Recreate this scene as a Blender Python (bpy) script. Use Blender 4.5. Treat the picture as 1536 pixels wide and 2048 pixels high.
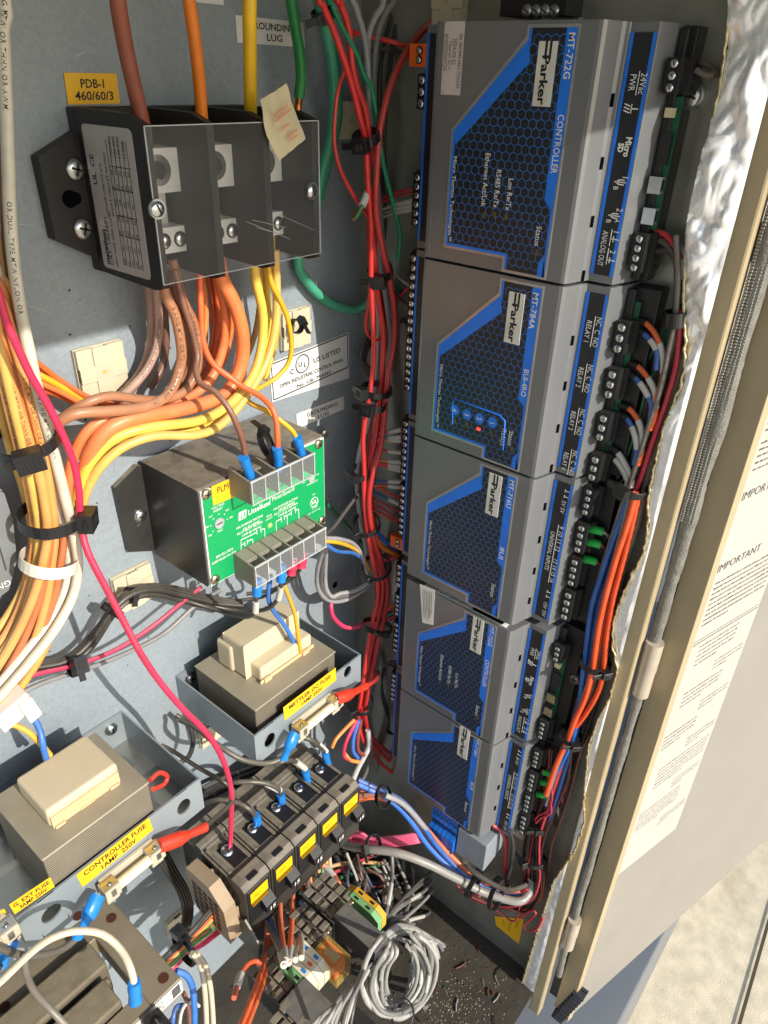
import bpy, math, random
from mathutils import Vector, Matrix, noise
random.seed(7)
SC = bpy.context.scene
for _o in list(bpy.data.objects): bpy.data.objects.remove(_o)
S = 0.4                      # one working unit (camera to back panel) is 0.4 m
OFF = Vector((0, 0, 1.16))   # the camera is 1.16 m above the concrete
CAMU = Vector((0, -1, 0))
RM = Matrix(((0.64230158, -0.38063492, 0.66525614), (-0.7659413, -0.35044742, 0.53899957), (0.02797524, -0.85574743, -0.51663694)))
FPX = 1455.0
# ------------------------------------------------------------------ camera
cam = bpy.data.cameras.new('camera'); camo = bpy.data.objects.new('camera', cam)
SC.collection.objects.link(camo); SC.camera = camo
cam.sensor_fit = 'VERTICAL'; cam.sensor_height = 36.0; cam.lens = FPX / 2048 * 36.0
cam.clip_start = 0.01; cam.clip_end = 500
cr = Matrix((RM.col[0], -RM.col[1], -RM.col[2])).transposed()
camo.matrix_world = Matrix.Translation(CAMU * S + OFF) @ cr.to_4x4()
# ------------------------------------------------------------------ light
SUN_DIR = Vector((0.03, 1.0, -0.55)).normalized()       # the way the sunlight travels
elev = math.asin(-SUN_DIR.z)
world = bpy.data.worlds.new("World"); SC.world = world; world.use_nodes = True
wn = world.node_tree.nodes; wl = world.node_tree.links
bg = wn['Background']; sky = wn.new('ShaderNodeTexSky'); sky.sky_type = 'NISHITA'; sky.sun_disc = False
sky.sun_elevation = elev; sky.sun_rotation = math.pi
wl.new(sky.outputs[0], bg.inputs[0]); bg.inputs[1].default_value = 0.15
sl = bpy.data.lights.new('sun', 'SUN'); sl.energy = 3.9; sl.angle = math.radians(0.5); sl.color = (1, 0.93, 0.82)
so = bpy.data.objects.new('sun', sl); SC.collection.objects.link(so)
so.rotation_euler = SUN_DIR.to_track_quat('-Z', 'Y').to_euler(); so.location = (0, -3, 4)
SC.view_settings.view_transform = 'Standard'; SC.view_settings.look = 'None'
SC.view_settings.exposure = 0.5; SC.view_settings.gamma = 1; SC.view_settings.use_curve_mapping = False
SC.render.engine = 'CYCLES'
SC.cycles.use_denoising = True
SC.cycles.max_bounces = 8; SC.cycles.transparent_max_bounces = 12
# ------------------------------------------------------------------ geometry from sight lines
def ray(px, py): return RM @ Vector((px - 768, py - 1024, FPX))
def Py(px, py, y=0.0):
    r = ray(px, py); t = (y + 1) / r.y; return Vector((r.x * t, y, r.z * t))
def Px(px, py, x):
    r = ray(px, py); t = x / r.x; return Vector((x, r.y * t - 1, r.z * t))
def Pz(px, py, z):
    r = ray(px, py); t = z / r.z; return Vector((r.x * t, r.y * t - 1, z))
WALL = 1.13
# ------------------------------------------------------------------ materials
def lin(c):
    c = c / 255.0
    return c / 12.92 if c <= 0.04045 else ((c + 0.055) / 1.055) ** 2.4
def rgb(h):
    if isinstance(h, str):
        return tuple(lin(int(h[i:i + 2], 16)) for i in (0, 2, 4)) + (1,)
    return tuple(h) + (1,)
MATS = {}
def M(name, col, rough=0.5, metal=0.0, var=0.12, scale=60, bump=0.0, bscale=300, dust=0.0, dcol='8d8474', trans=0.0, alpha=1.0, coat=0.0, spec=0.5, stain=0.0, sss=0.0):
    """A procedural Principled surface: noise-mottled colour, uneven gloss, optional grain, stains and dust settled on upward faces."""
    if name in MATS: return MATS[name]
    m = bpy.data.materials.new(name); m.use_nodes = True
    nt = m.node_tree; N = nt.nodes; L = nt.links; b = N['Principled BSDF']
    tc = N.new('ShaderNodeTexCoord')
    nz = N.new('ShaderNodeTexNoise'); nz.inputs['Scale'].default_value = scale; nz.inputs['Detail'].default_value = 6
    L.new(tc.outputs['Object'], nz.inputs['Vector'])
    c = rgb(col)
    mx = N.new('ShaderNodeMix'); mx.data_type = 'RGBA'
    mx.inputs[6].default_value = tuple(max(0, v * (1 - var)) for v in c[:3]) + (1,)
    mx.inputs[7].default_value = tuple(min(1, v * (1 + var)) for v in c[:3]) + (1,)
    mr = N.new('ShaderNodeMapRange'); mr.inputs[1].default_value = 0.3; mr.inputs[2].default_value = 0.7
    L.new(nz.outputs[0], mr.inputs[0]); L.new(mr.outputs[0], mx.inputs[0])
    out = mx.outputs[2]
    if stain > 0:
        n2 = N.new('ShaderNodeTexNoise'); n2.inputs['Scale'].default_value = 9; n2.inputs['Detail'].default_value = 9; n2.inputs['Roughness'].default_value = 0.7
        L.new(tc.outputs['Object'], n2.inputs['Vector'])
        r2 = N.new('ShaderNodeMapRange'); r2.inputs[1].default_value = 0.52; r2.inputs[2].default_value = 0.75; r2.inputs[4].default_value = stain
        L.new(n2.outputs[0], r2.inputs[0])
        m2 = N.new('ShaderNodeMix'); m2.data_type = 'RGBA'; m2.inputs[7].default_value = rgb(dcol)
        L.new(r2.outputs[0], m2.inputs[0]); L.new(out, m2.inputs[6]); out = m2.outputs[2]
    if dust > 0:
        ge = N.new('ShaderNodeNewGeometry'); sp = N.new('ShaderNodeSeparateXYZ'); L.new(ge.outputs['Normal'], sp.inputs[0])
        r3 = N.new('ShaderNodeMapRange'); r3.inputs[1].default_value = 0.2; r3.inputs[2].default_value = 0.9; r3.inputs[3].default_value = 0.06 * dust; r3.inputs[4].default_value = dust
        L.new(sp.outputs[2], r3.inputs[0])
        n3 = N.new('ShaderNodeTexNoise'); n3.inputs['Scale'].default_value = 130; n3.inputs['Detail'].default_value = 8
        L.new(tc.outputs['Object'], n3.inputs['Vector'])
        r4 = N.new('ShaderNodeMapRange'); r4.inputs[1].default_value = 0.3; r4.inputs[2].default_value = 0.6; r4.inputs[3].default_value = 0.55
        L.new(n3.outputs[0], r4.inputs[0])
        mu = N.new('ShaderNodeMath'); mu.operation = 'MULTIPLY'; L.new(r3.outputs[0], mu.inputs[0]); L.new(r4.outputs[0], mu.inputs[1])
        m3 = N.new('ShaderNodeMix'); m3.data_type = 'RGBA'; m3.inputs[7].default_value = rgb(dcol)
        L.new(mu.outputs[0], m3.inputs[0]); L.new(out, m3.inputs[6]); out = m3.outputs[2]
    L.new(out, b.inputs['Base Color'])
    rr = N.new('ShaderNodeMapRange'); rr.inputs[3].default_value = max(0.02, rough - 0.08); rr.inputs[4].default_value = min(1, rough + 0.1)
    L.new(nz.outputs[0], rr.inputs[0]); L.new(rr.outputs[0], b.inputs['Roughness'])
    b.inputs['Metallic'].default_value = metal
    b.inputs['Specular IOR Level'].default_value = spec
    b.inputs['Coat Weight'].default_value = coat
    b.inputs['Transmission Weight'].default_value = trans
    b.inputs['Alpha'].default_value = alpha
    if sss > 0:
        b.inputs['Subsurface Weight'].default_value = sss; b.inputs['Subsurface Radius'].default_value = (1, .7, .4); b.inputs['Subsurface Scale'].default_value = 0.003
    if bump > 0:
        nb = N.new('ShaderNodeTexNoise'); nb.inputs['Scale'].default_value = bscale; nb.inputs['Detail'].default_value = 5
        L.new(tc.outputs['Object'], nb.inputs['Vector'])
        bp = N.new('ShaderNodeBump'); bp.inputs['Strength'].default_value = bump; bp.inputs['Distance'].default_value = 0.001
        L.new(nb.outputs[0], bp.inputs['Height']); L.new(bp.outputs[0], b.inputs['Normal'])
    MATS[name] = m
    return m
def wiremat(col, rough=0.38):
    return M('pvc_' + col, col, rough, 0, 0.12, 70, bump=0.10, bscale=260, dust=0.24, dcol='a99e8a', stain=.18)
# ------------------------------------------------------------------ mesh building
TXT = {}
def text_mesh(s, bold=0.0, spacing=1.0):
    """Lettering as triangles: list of 2D points and faces, unit size, left aligned on its baseline."""
    k = (s, bold, spacing)
    if k in TXT: return TXT[k]
    cu = bpy.data.curves.new('lettering', 'FONT'); cu.body = s; cu.size = 1; cu.offset = bold; cu.resolution_u = 2; cu.space_character = spacing
    o = bpy.data.objects.new('lettering', cu); SC.collection.objects.link(o)
    me = o.evaluated_get(bpy.context.evaluated_depsgraph_get()).to_mesh()
    vs = [(v.co.x, v.co.y) for v in me.vertices]; fs = [tuple(p.vertices) for p in me.polygons]
    bpy.data.objects.remove(o); bpy.data.curves.remove(cu)
    w = max([v[0] for v in vs] or [1])
    TXT[k] = (vs, fs, w); return TXT[k]
ORG = {}
class MB:
    def __init__(s): s.v = []; s.f = []; s.m = []; s.sm = []; s.mats = []
    def mi(s, mat):
        if mat not in s.mats: s.mats.append(mat)
        return s.mats.index(mat)
    def add(s, vs, fs, mat, smooth=False):
        o = len(s.v); k = s.mi(mat); s.v += [Vector(v) for v in vs]
        for f in fs: s.f.append(tuple(i + o for i in f)); s.m.append(k); s.sm.append(smooth)
        return s
    def box(s, a, b, mat):
        x0, x1 = sorted((a[0], b[0])); y0, y1 = sorted((a[1], b[1])); z0, z1 = sorted((a[2], b[2]))
        return s.add([(x0, y0, z0), (x1, y0, z0), (x1, y1, z0), (x0, y1, z0), (x0, y0, z1), (x1, y0, z1), (x1, y1, z1), (x0, y1, z1)],
              [(0, 3, 2, 1), (4, 5, 6, 7), (0, 1, 5, 4), (1, 2, 6, 5), (2, 3, 7, 6), (3, 0, 4, 7)], mat)
    def obox(s, c, u, v, w, mat):
        """box about c with half-extent vectors u, v, w"""
        c, u, v, w = Vector(c), Vector(u), Vector(v), Vector(w)
        P = [c + a * u + b * v + d * w for d in (-1, 1) for b in (-1, 1) for a in (-1, 1)]
        fl = u.cross(v).dot(w) < 0
        F = [(0, 2, 3, 1), (4, 5, 7, 6), (0, 1, 5, 4), (1, 3, 7, 5), (3, 2, 6, 7), (2, 0, 4, 6)]
        return s.add(P, [f[::-1] for f in F] if fl else F, mat)
    def prism(s, poly, ext, mat, smooth=False, cap=True):
        """poly: 3D outline, extruded by ext"""
        poly = [Vector(p) for p in poly]; e = Vector(ext); n = len(poly)
        nr = Vector((0, 0, 0))
        for i in range(n): nr += poly[i].cross(poly[(i + 1) % n])
        if nr.dot(e) > 0: poly = poly[::-1]
        fs = [(i, i + n, (i + 1) % n + n, (i + 1) % n)[::1] for i in range(n)]
        s.add(poly + [p + e for p in poly], fs, mat, smooth)
        if cap: s.add(poly + [p + e for p in poly], [tuple(range(n)), tuple(range(2 * n - 1, n - 1, -1))], mat)
        return s
    def poly(s, pts, mat): return s.add(pts, [tuple(range(len(pts)))], mat)
    def cyl(s, c, ax, r, mat, n=14, r2=None, cap=True, smooth=True):
        c, ax = Vector(c), Vector(ax); a = ax.orthogonal().normalized(); b = ax.normalized().cross(a); r2 = r if r2 is None else r2
        A = [c + (a * math.cos(t) + b * math.sin(t)) * r for t in [2 * math.pi * i / n for i in range(n)]]
        B = [c + ax + (a * math.cos(t) + b * math.sin(t)) * r2 for t in [2 * math.pi * i / n for i in range(n)]]
        s.add(A + B, [(i, (i + 1) % n, (i + 1) % n + n, i + n) for i in range(n)], mat, smooth)
        if cap: s.add(A + B, [tuple(range(n - 1, -1, -1)), tuple(range(n, 2 * n))], mat)
        return s
    def dome(s, c, ax, r, mat, n=14, rings=4):
        c, ax = Vector(c), Vector(ax); h = ax.length; az = ax.normalized(); a = az.orthogonal().normalized(); b = az.cross(a); vs = []; fs = []
        for k in range(rings):
            q = k / rings * math.pi / 2
            vs += [c + (a * math.cos(t) + b * math.sin(t)) * r * math.cos(q) + az * h * math.sin(q) for t in [2 * math.pi * i / n for i in range(n)]]
        vs.append(c + ax)
        for k in range(rings - 1): fs += [(k * n + i, k * n + (i + 1) % n, (k + 1) * n + (i + 1) % n, (k + 1) * n + i) for i in range(n)]
        fs += [((rings - 1) * n + i, (rings - 1) * n + (i + 1) % n, rings * n) for i in range(n)]
        return s.add(vs, fs, mat, True)
    def screw(s, c, ax, r, mat, dark, slots=2, rot=0.6):
        """domed screw head with a slotted or crossed recess; ax points out of the surface"""
        c, ax = Vector(c), Vector(ax).normalized(); s.cyl(c, ax * r * 0.35, r, mat, 16); s.dome(c + ax * r * 0.35, ax * r * 0.3, r, mat, 16, 3)
        a = ax.orthogonal().normalized(); b = ax.cross(a)
        for k in range(slots):
            t = rot + k * math.pi / 2; d = a * math.cos(t) + b * math.sin(t)
            s.obox(c + ax * r * 0.66, d * r * 0.62, ax.cross(d) * r * 0.11, ax * r * 0.03, dark)
        return s
    def tube(s, pts, r, mat, n=9, cap=True, flat=1.0):
        pts = [Vector(p) for p in pts]; m = len(pts); R = r if isinstance(r, (list, tuple)) else [r] * m
        T = [(pts[min(i + 1, m - 1)] - pts[max(i - 1, 0)]).normalized() for i in range(m)]
        nr = T[0].cross(Vector((0, -1, 0.3))); nr = (nr if nr.length > 0.01 else T[0].orthogonal()).normalized(); vs = []
        for i in range(m):
            nr = (nr - T[i] * nr.dot(T[i])).normalized(); b = T[i].cross(nr)
            vs += [pts[i] + (nr * math.cos(q) + b * math.sin(q) * flat) * R[i] for q in [2 * math.pi * k / n for k in range(n)]]
        s.add(vs, [(i * n + k, i * n + (k + 1) % n, (i + 1) * n + (k + 1) % n, (i + 1) * n + k) for i in range(m - 1) for k in range(n)], mat, True)
        if cap: s.add(vs, [tuple(range(n - 1, -1, -1)), tuple(range((m - 1) * n, m * n))], mat)
        return s
    def text(s, st, o, u, v, h, mat, width=None, bold=0.0, eps=0.0012, center=False, spacing=1.0, vc=False):
        """lettering from o, reading along u with tops along v, h = capital height"""
        vs, fs, w = text_mesh(st, bold, spacing); o, u, v = Vector(o), Vector(u).normalized(), Vector(v).normalized(); n = u.cross(v).normalized()
        k = h / 0.7; kx = k if width is None else width / w
        sh = -w * kx / 2 if center else 0; sv = -h / 2 if vc else 0
        return s.add([o + u * (x * kx + sh) + v * (y * k + sv) + n * eps for x, y in vs], fs, mat)
    def build(s, name, parent=None, org=None, bevel=0.0, seg=2):
        me = bpy.data.meshes.new(name)
        if parent is not None: o0 = ORG[parent.name]
        else: o0 = Vector(org) if org is not None else sum(s.v, Vector()) / max(1, len(s.v))
        me.from_pydata([(v - o0) * S for v in s.v], [], s.f)
        for m in s.mats: me.materials.append(m)
        me.polygons.foreach_set('material_index', s.m); me.polygons.foreach_set('use_smooth', s.sm); me.update()
        o = bpy.data.objects.new(name, me); SC.collection.objects.link(o)
        ORG[o.name] = o0
        if parent is not None: o.parent = parent
        else: o.location = o0 * S + OFF
        if bevel:
            b = o.modifiers.new('bevel', 'BEVEL'); b.width = bevel * S; b.segments = seg; b.limit_method = 'ANGLE'; b.angle_limit = math.radians(50)
        return o
def tag(o, label, cat, group=None, kind=None):
    if label: o['label'] = label
    if cat: o['category'] = cat
    if group: o['group'] = group
    if kind: o['kind'] = kind
    return o
def thing(name, label, cat, org, group=None):
    o = bpy.data.objects.new(name, None); SC.collection.objects.link(o); o.empty_display_size = 0.02
    ORG[o.name] = Vector(org); o.location = Vector(org) * S + OFF
    return tag(o, label, cat, group)
def spline(P, step=0.012):
    P = [Vector(p) for p in P]
    if len(P) == 2: P = [P[0], (P[0] + P[1]) / 2, P[1]]
    Q = [P[0] * 2 - P[1]] + P + [P[-1] * 2 - P[-2]]; out = []
    for i in range(1, len(Q) - 2):
        a, b, c, d = Q[i - 1:i + 3]; n = max(3, min(14, int((c - b).length / step)))
        for k in range(n):
            t = k / n
            out.append(0.5 * (2 * b + (c - a) * t + (2 * a - 5 * b + 4 * c - d) * t * t + (3 * b - a - 3 * c + d) * t ** 3))
    out.append(P[-1]); return out
def pts3(pts, mode='y'):
    return [p if isinstance(p, Vector) else (Py(p[0], p[1], -p[2]) if mode == 'y' else Px(p[0], p[1], WALL - p[2])) for p in pts]
BLACKINK = None
def print_on(mb, path, r, st, s0, mat, h=0.72):
    """printing wrapped on a wire, facing the open front of the cabinet"""
    L = [0]
    for i in range(1, len(path)): L.append(L[-1] + (path[i] - path[i - 1]).length)
    vs, fs, w = text_mesh(st, 0.01, 1.15); k = r * h / 0.7; out = []
    if s0 + w * k > L[-1]: return
    for x, y in vs:
        a = s0 + x * k; i = 0
        while i < len(L) - 2 and L[i + 1] < a: i += 1
        f = (a - L[i]) / max(1e-9, L[i + 1] - L[i]); c = path[i].lerp(path[i + 1], f); t = (path[i + 1] - path[i]).normalized()
        w0 = Vector((-0.45, -1, 0.45)); n = (w0 - t * w0.dot(t)).normalized(); b = n.cross(t); q = (y * k - r * h * .5) / r
        out.append(c + (n * math.cos(q) + b * math.sin(q)) * r * 1.015)
    mb.add(out, fs, mat)
def rpx(w, p): return w / 2 * (RM.transposed() @ (p - CAMU)).z / FPX
def wire(name, label, col, w, pts, mode='y', group=None, cat='wire', text=None, rough=0.38, mat=None, n=9, step=0.012):
    P = pts3(pts, mode); r = rpx(w, P[len(P) // 2])
    if not isinstance(pts[0], Vector) and pts[0][1] < -9: P = [P[0] + (P[0] - P[1]) * .4 + Vector((0, 0, max(.05, .34 - P[0].z)))] + P   # runs on up to the cabinet roof
    path = spline(P, step)
    mb = MB(); mb.tube(path, r, mat or wiremat(col, rough), n)
    if text:
        for st, s0 in text: print_on(mb, path, r, st, s0, M('wire_print', '2a2320', 0.6))
    o = mb.build(name, org=P[0]); tag(o, label, cat, group)
    o['r'] = r
    return o
# ================================================================== the place
blk = M('black_plastic', '1b1b1d', 0.45, 0, 0.15, 80, bump=0.05, bscale=700, dust=0.10, dcol='6f675a')
blkd = M('dusty_black_plastic', '2a2926', 0.5, 0, 0.2, 80, bump=0.08, bscale=600, dust=0.8, dcol='8f8676')
ink = M('black_ink', '17171a', 0.6)
white = M('white_print', 'e6e6e2', 0.55)
steel = M('zinc_steel', 'b9bcbd', 0.28, 1.0, 0.12, 120)
brightsteel = M('bright_steel', 'd6d8d8', 0.2, 1.0, 0.1, 120)
blu = M('blue_vinyl', '1c76ea', 0.4)
panel = M('grey_painted_steel', '88929a', 0.40, 0.0, 0.09, 420, bump=0.07, bscale=1100, stain=0.10, dcol='70787b')
galv = M('galvanised_steel', 'a3a29a', 0.34, 0.65, 0.14, 40, bump=0.06, bscale=500, stain=0.4, dcol='8a8576')
tan = M('beige_enamel', 'ab9b7c', 0.4, 0, 0.06, 20, bump=0.04, bscale=700, stain=0.25, dcol='8a7350')
taupe = M('taupe_enamel', '8b8780', 0.42, 0, 0.05, 14, stain=0.15, dcol='918a7c')
conc = M('concrete', 'cdc2a9', 0.92, 0, 0.16, 38, bump=0.5, bscale=420, stain=0.6, dcol='9a8c70')
skid = M('grey_blue_steel', '6c7074', 0.45, 0, 0.06, 6)
dirt_shade = M('dirty_shaded_floor', '3b372f', 0.95, 0, 0.35, 22, bump=0.9, bscale=180, stain=0.6, dcol='2d2a25')  # dirty floor tone, darkened to stand in for the shade on it

g = MB(); g.add([(-60, -60, -2.9), (60, -60, -2.9), (60, 60, -2.9), (-60, 60, -2.9)], [(0, 1, 2, 3)], conc)
a, b = Pz(1536, 1845, -2.9), Pz(1478, 2048, -2.9); d = (b - a).normalized(); sd = Vector((-d.y, d.x, 0)) * 0.006
jm = M('dark_joint', '4a4234', 0.95)  # dark strip along the slab joint
g.add([a - d * 3 - sd + Vector((0, 0, .01)), b + d * 6 - sd + Vector((0, 0, .01)), b + d * 6 + sd + Vector((0, 0, .01)), a - d * 3 + sd + Vector((0, 0, .01))], [(0, 1, 2, 3)], jm)
random.seed(21)
for i in range(0):
    q_ = Pz(random.uniform(1240, 1560), random.uniform(1640, 2060), -2.9); r = abs(random.gauss(0, .004)) + .0015
    g.dome((q_.x, q_.y, -2.9005), (0, 0, r * random.uniform(.25, .6)), r, conc, 6, 2)
tag(g.build('ground', org=(0, 0, -2.9)), 'pale sunlit concrete slab with a thin joint at lower right', 'ground', kind='structure')

cab = thing('electrical_cabinet', 'open outdoor control cabinet with grey back panel, beige flange and foil lining', 'cabinet', (0.5, -0.3, -2.2))
p = MB(); p.box((-0.9, 0.0, -2.15), (WALL, 0.02, 0.36), panel)
hole = M('dark_hole', '060607', 0.9, spec=0.05)
for px, py, r in ((670, 1170, .0085), (690, 1025, .003)):
    c = Py(px, py, -0.001); p.cyl(c, (0, -0.0005, 0), r, hole, 20)
random.seed(4)
scrm = M('bright_scratch', 'a9b2b7', .35, .3)
for i in range(70):
    q_ = Py(random.uniform(20, 700), random.uniform(20, 1500), -.0004); t_ = random.uniform(0, 6.3); l_ = random.uniform(.004, .03); d_ = Vector((math.cos(t_), 0, math.sin(t_))) * l_
    p.obox(q_, d_, (-d_.z / l_ * .00035, 0, d_.x / l_ * .00035), (0, .0002, 0), scrm)
for i in range(160):
    q_ = Py(random.uniform(20, 700), random.uniform(560, 1700), -.0004); r = random.uniform(.0006, .0022); p.dome(q_, (0, -r * .4, 0), r, M('grime_specks', '3d3b36', .9), 5, 2)
p.build('back_panel', cab)
p = MB(); p.box((WALL, -0.69, -2.15), (WALL + 0.012, 0.02, 0.36), galv); p.build('side_wall', cab)
p = MB(); p.box((-0.9, -0.70, -2.16), (WALL + .012, 0.02, -2.15), dirt_shade)
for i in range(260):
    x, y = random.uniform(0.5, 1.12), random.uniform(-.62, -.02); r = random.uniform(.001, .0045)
    p.dome((x, y, -2.1502), (0, 0, r * random.uniform(.5, 1)), r, dirt_shade, 6, 2)
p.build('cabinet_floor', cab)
p = MB(); grv = M('pale_grit', '7b725d', .95, 0, .35, 60)
for i in range(320):
    q_ = Pz(random.gauss(915, 45), random.gauss(2010, 40), -2.15); r = random.uniform(.0008, .0030)
    if q_.x < 1.11 and -.68 < q_.y < -.02: p.dome((q_.x, q_.y, -2.1502), (0, 0, r * random.uniform(.5, 1)), r, grv, 6, 2)
cl = [M('clipping_grey', '8b8b88', .5), M('clipping_red', '6a2a26', .5), M('clipping_black', '1d1d1e', .5), M('clipping_copper', 'a9683c', .4, .8)]
for i in range(26):
    q_ = Pz(random.uniform(820, 1010), random.uniform(1890, 2046), -2.147); t_ = random.uniform(0, 6.3); d_ = Vector((math.cos(t_), math.sin(t_), 0)) * random.uniform(.005, .018)
    if q_.x < 1.10 and -.68 < q_.y < -.03: p.tube([q_ - d_, q_ + Vector((0, 0, .001)), q_ + d_ * .9 + Vector((d_.y, -d_.x, 0)) * .3], random.uniform(.0007, .0022), random.choice(cl), 5)
tag(p.build('floor_debris', org=(1, -.4, -2.15)), 'pale grit and wire clippings strewn over the dark cabinet floor', 'debris', kind='stuff')
p = MB(); p.box((-1.2, -1.30, 0.370), (1.25, 0.02, 0.39), panel); p.build('roof_panel', cab)  # unseen; overhang reaches forward so its edge shades the upper back panel
p = MB(); p.box((-0.92, -0.7, -2.15), (-0.9, 0.02, 0.37), galv); p.build('left_wall', cab)
# beige front flange, hinge side
FX = 1.092
p = MB(); p.prism([(FX, -0.697, 0.36), (FX, -0.727, 0.36), (FX + .03, -0.727, 0.36), (FX + .05, -0.697, .36)], (0, 0, -2.6), tan)
p.build('front_flange', cab, bevel=0.004)
# foil faced insulation on the side wall with a torn edge
foil = M('crumpled_foil', 'f4f5f8', 0.28, 0.4, 0.02, 200, bump=0.05, bscale=300)
fglass = M('torn_fibre_edge', 'b39a63', 0.8, 0, 0.3, 200, bump=0.8, bscale=600)
edge_px = [(1500, -160), (1478, -60), (1462, 0), (1448, 120), (1436, 200), (1412, 300), (1392, 380), (1374, 480), (1368, 570), (1370, 660), (1372, 700), (1366, 760), (1330, 850), (1312, 920), (1296, 1000), (1298, 1040), (1290, 1100), (1264, 1150), (1242, 1200), (1228, 1240), (1226, 1290), (1236, 1335), (1222, 1390), (1196, 1440), (1178, 1490), (1172, 1560), (1168, 1600), (1170, 1640), (1150, 1700), (1108, 1760), (1076, 1860), (1052, 1940), (1020, 2048), (990, 2140)]
ep = [Px(x, y, FX - .004) for x, y in edge_px]
rows = []
def edge_y(z):
    for i in range(len(ep) - 1):
        if ep[i].z >= z >= ep[i + 1].z:
            f = (ep[i].z - z) / (ep[i].z - ep[i + 1].z); return ep[i].y + (ep[i + 1].y - ep[i].y) * f
    return ep[0].y if z > ep[0].z else ep[-1].y
p = MB(); NZ, NY = 640, 38; z0, z1 = 0.25, -2.14; vs = []
for i in range(NZ + 1):
    z = z0 + (z1 - z0) * i / NZ; ey = edge_y(z) + 0.004 * noise.noise((z * 40, 0, 0)) + 0.002 * noise.noise((z * 130, 3, 0))
    for k in range(NY + 1):
        t = k / NY; y = ey + (-0.702 - ey) * t
        am = 0.0200 * (1 if z > -.32 else max(.16, 1 + (z + .32) * 3.5))
        ridge = 1.0 * abs(noise.noise((y * 11 + z * 4, z * 7, 7))) + .7 * abs(noise.noise((y * 20 - z * 9, z * 14 + y * 7, 3))) + .40 * abs(noise.noise((y * 48, z * 38 + y * 20, 5))) + .7 * noise.noise((y * 7, z * 5, 11))
        x = FX - 0.006 - am * ridge * min(1, 4 * (1 - t)) + 0.004 * (1 - t) ** 6
        vs.append((x, y, z))
p.add(vs, [(i * (NY + 1) + k, i * (NY + 1) + k + 1, (i + 1) * (NY + 1) + k + 1, (i + 1) * (NY + 1) + k) for i in range(NZ) for k in range(NY)], foil, True)
ins = p.build('insulation_foil', cab)
p = MB(); vs = []
for i in range(NZ + 1):
    z = z0 + (z1 - z0) * i / NZ; ey = edge_y(z) + 0.004 * noise.noise((z * 40, 0, 0)) + 0.002 * noise.noise((z * 130, 3, 0))
    for k in range(5):
        vs.append((FX - .0075 + 0.0105 * k + .002 * noise.noise((z * 90, k, 2)), ey + (0.003 if k == 0 else 0.002) * (1 + noise.noise((z * 150, k, 5))) - (.0035 if k == 0 else 0), z))
p.add(vs, [(i * 5 + k, (i + 1) * 5 + k, (i + 1) * 5 + k + 1, i * 5 + k + 1) for i in range(NZ) for k in range(4)], fglass, True)
rim = []
for i in range(0, NZ + 1, 1):
    z = z0 + (z1 - z0) * i / NZ; ey = edge_y(z)
    rim.append(Vector((FX - .0085 + .002 * noise.noise((z * 120, 1, 9)), ey - .001 + .0035 * noise.noise((z * 70, 2, 9)), z)))
p.tube(rim, [0.0022 + .0016 * noise.noise((v.z * 160, 4, 4)) for v in rim], M('torn_foil_rim', 'c9bc96', 0.3, 0.7, 0.3, 300, bump=0.4, bscale=800), 6)
p.build('torn_edge', ins)
# hinge: grey ragged sealant rope with barrels
seal = M('grey_sealant', '77756f', 0.8, 0, 0.2, 130, bump=1.0, bscale=700, stain=0.5, dcol='3f3b36')
hx = 1.122
p = MB(); pp = []
for i in range(261):
    z = 0.3 - 2.35 * i / 260; pp.append(Vector((hx + .003 * noise.noise((z * 6, 0, 3)), -0.742 + .003 * noise.noise((z * 8, 5, 3)), z)))
p.tube(pp, [(0.0140 if v.z > -.45 else max(.0088, .0140 + (v.z + .45) * .008)) + .0025 * noise.noise((v.z * 14, 1, 6)) + .0012 * noise.noise((v.z * 90, 1, 6)) + 0 for v in pp], seal, 10)
wv = M('woven_gasket', '96948e', 0.8, 0, 0.15, 300, bump=0.8, bscale=1500)
for i in range(170):                                                     # open weave of the upper gasket
    z = 0.1 - i * 0.0046
    if z < -.62: break
    for k in range(4):
        p.obox((hx - .0138 + .0008 * k, -.7330 - .0055 * k + .001 * noise.noise((z * 50, k, 0)), z), (.0007, -.0006, 0), (.0010, .0024, 0), (0, 0, .0012 if k % 2 else .0016), wv)
p.build('hinge_gasket', cab)
p = MB(); p.box((1.146, -.727, .3), (1.16, -.752, -2.2), M('slit_shade_strip', '35332f', .7)); p.build('hinge_gap_fill', cab)  # added strip closing the hinge gap, coloured dark as the shaded slit
barrel = M('beige_hinge_barrel', 'bcb0a0', 0.35, 0.2, 0.12, 50, stain=0.3, dcol='7d6a50')
for (xa, ya, xb, yb) in ((1303, 1280, 1276, 1385), (1138, 1830, 1126, 1885)):
    p = MB(); A = Px(xa, ya, hx - .004); B = Px(xb, yb, hx - .004); A.y = B.y = -.745; mid = A.lerp(B, .52); p.cyl(A, mid - A, .0165, barrel, 20); p.cyl(mid + Vector((0, 0, -.0002)), B - mid, .0155, barrel, 20)
    p.build('hinge_barrel', cab, bevel=.0015)
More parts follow.
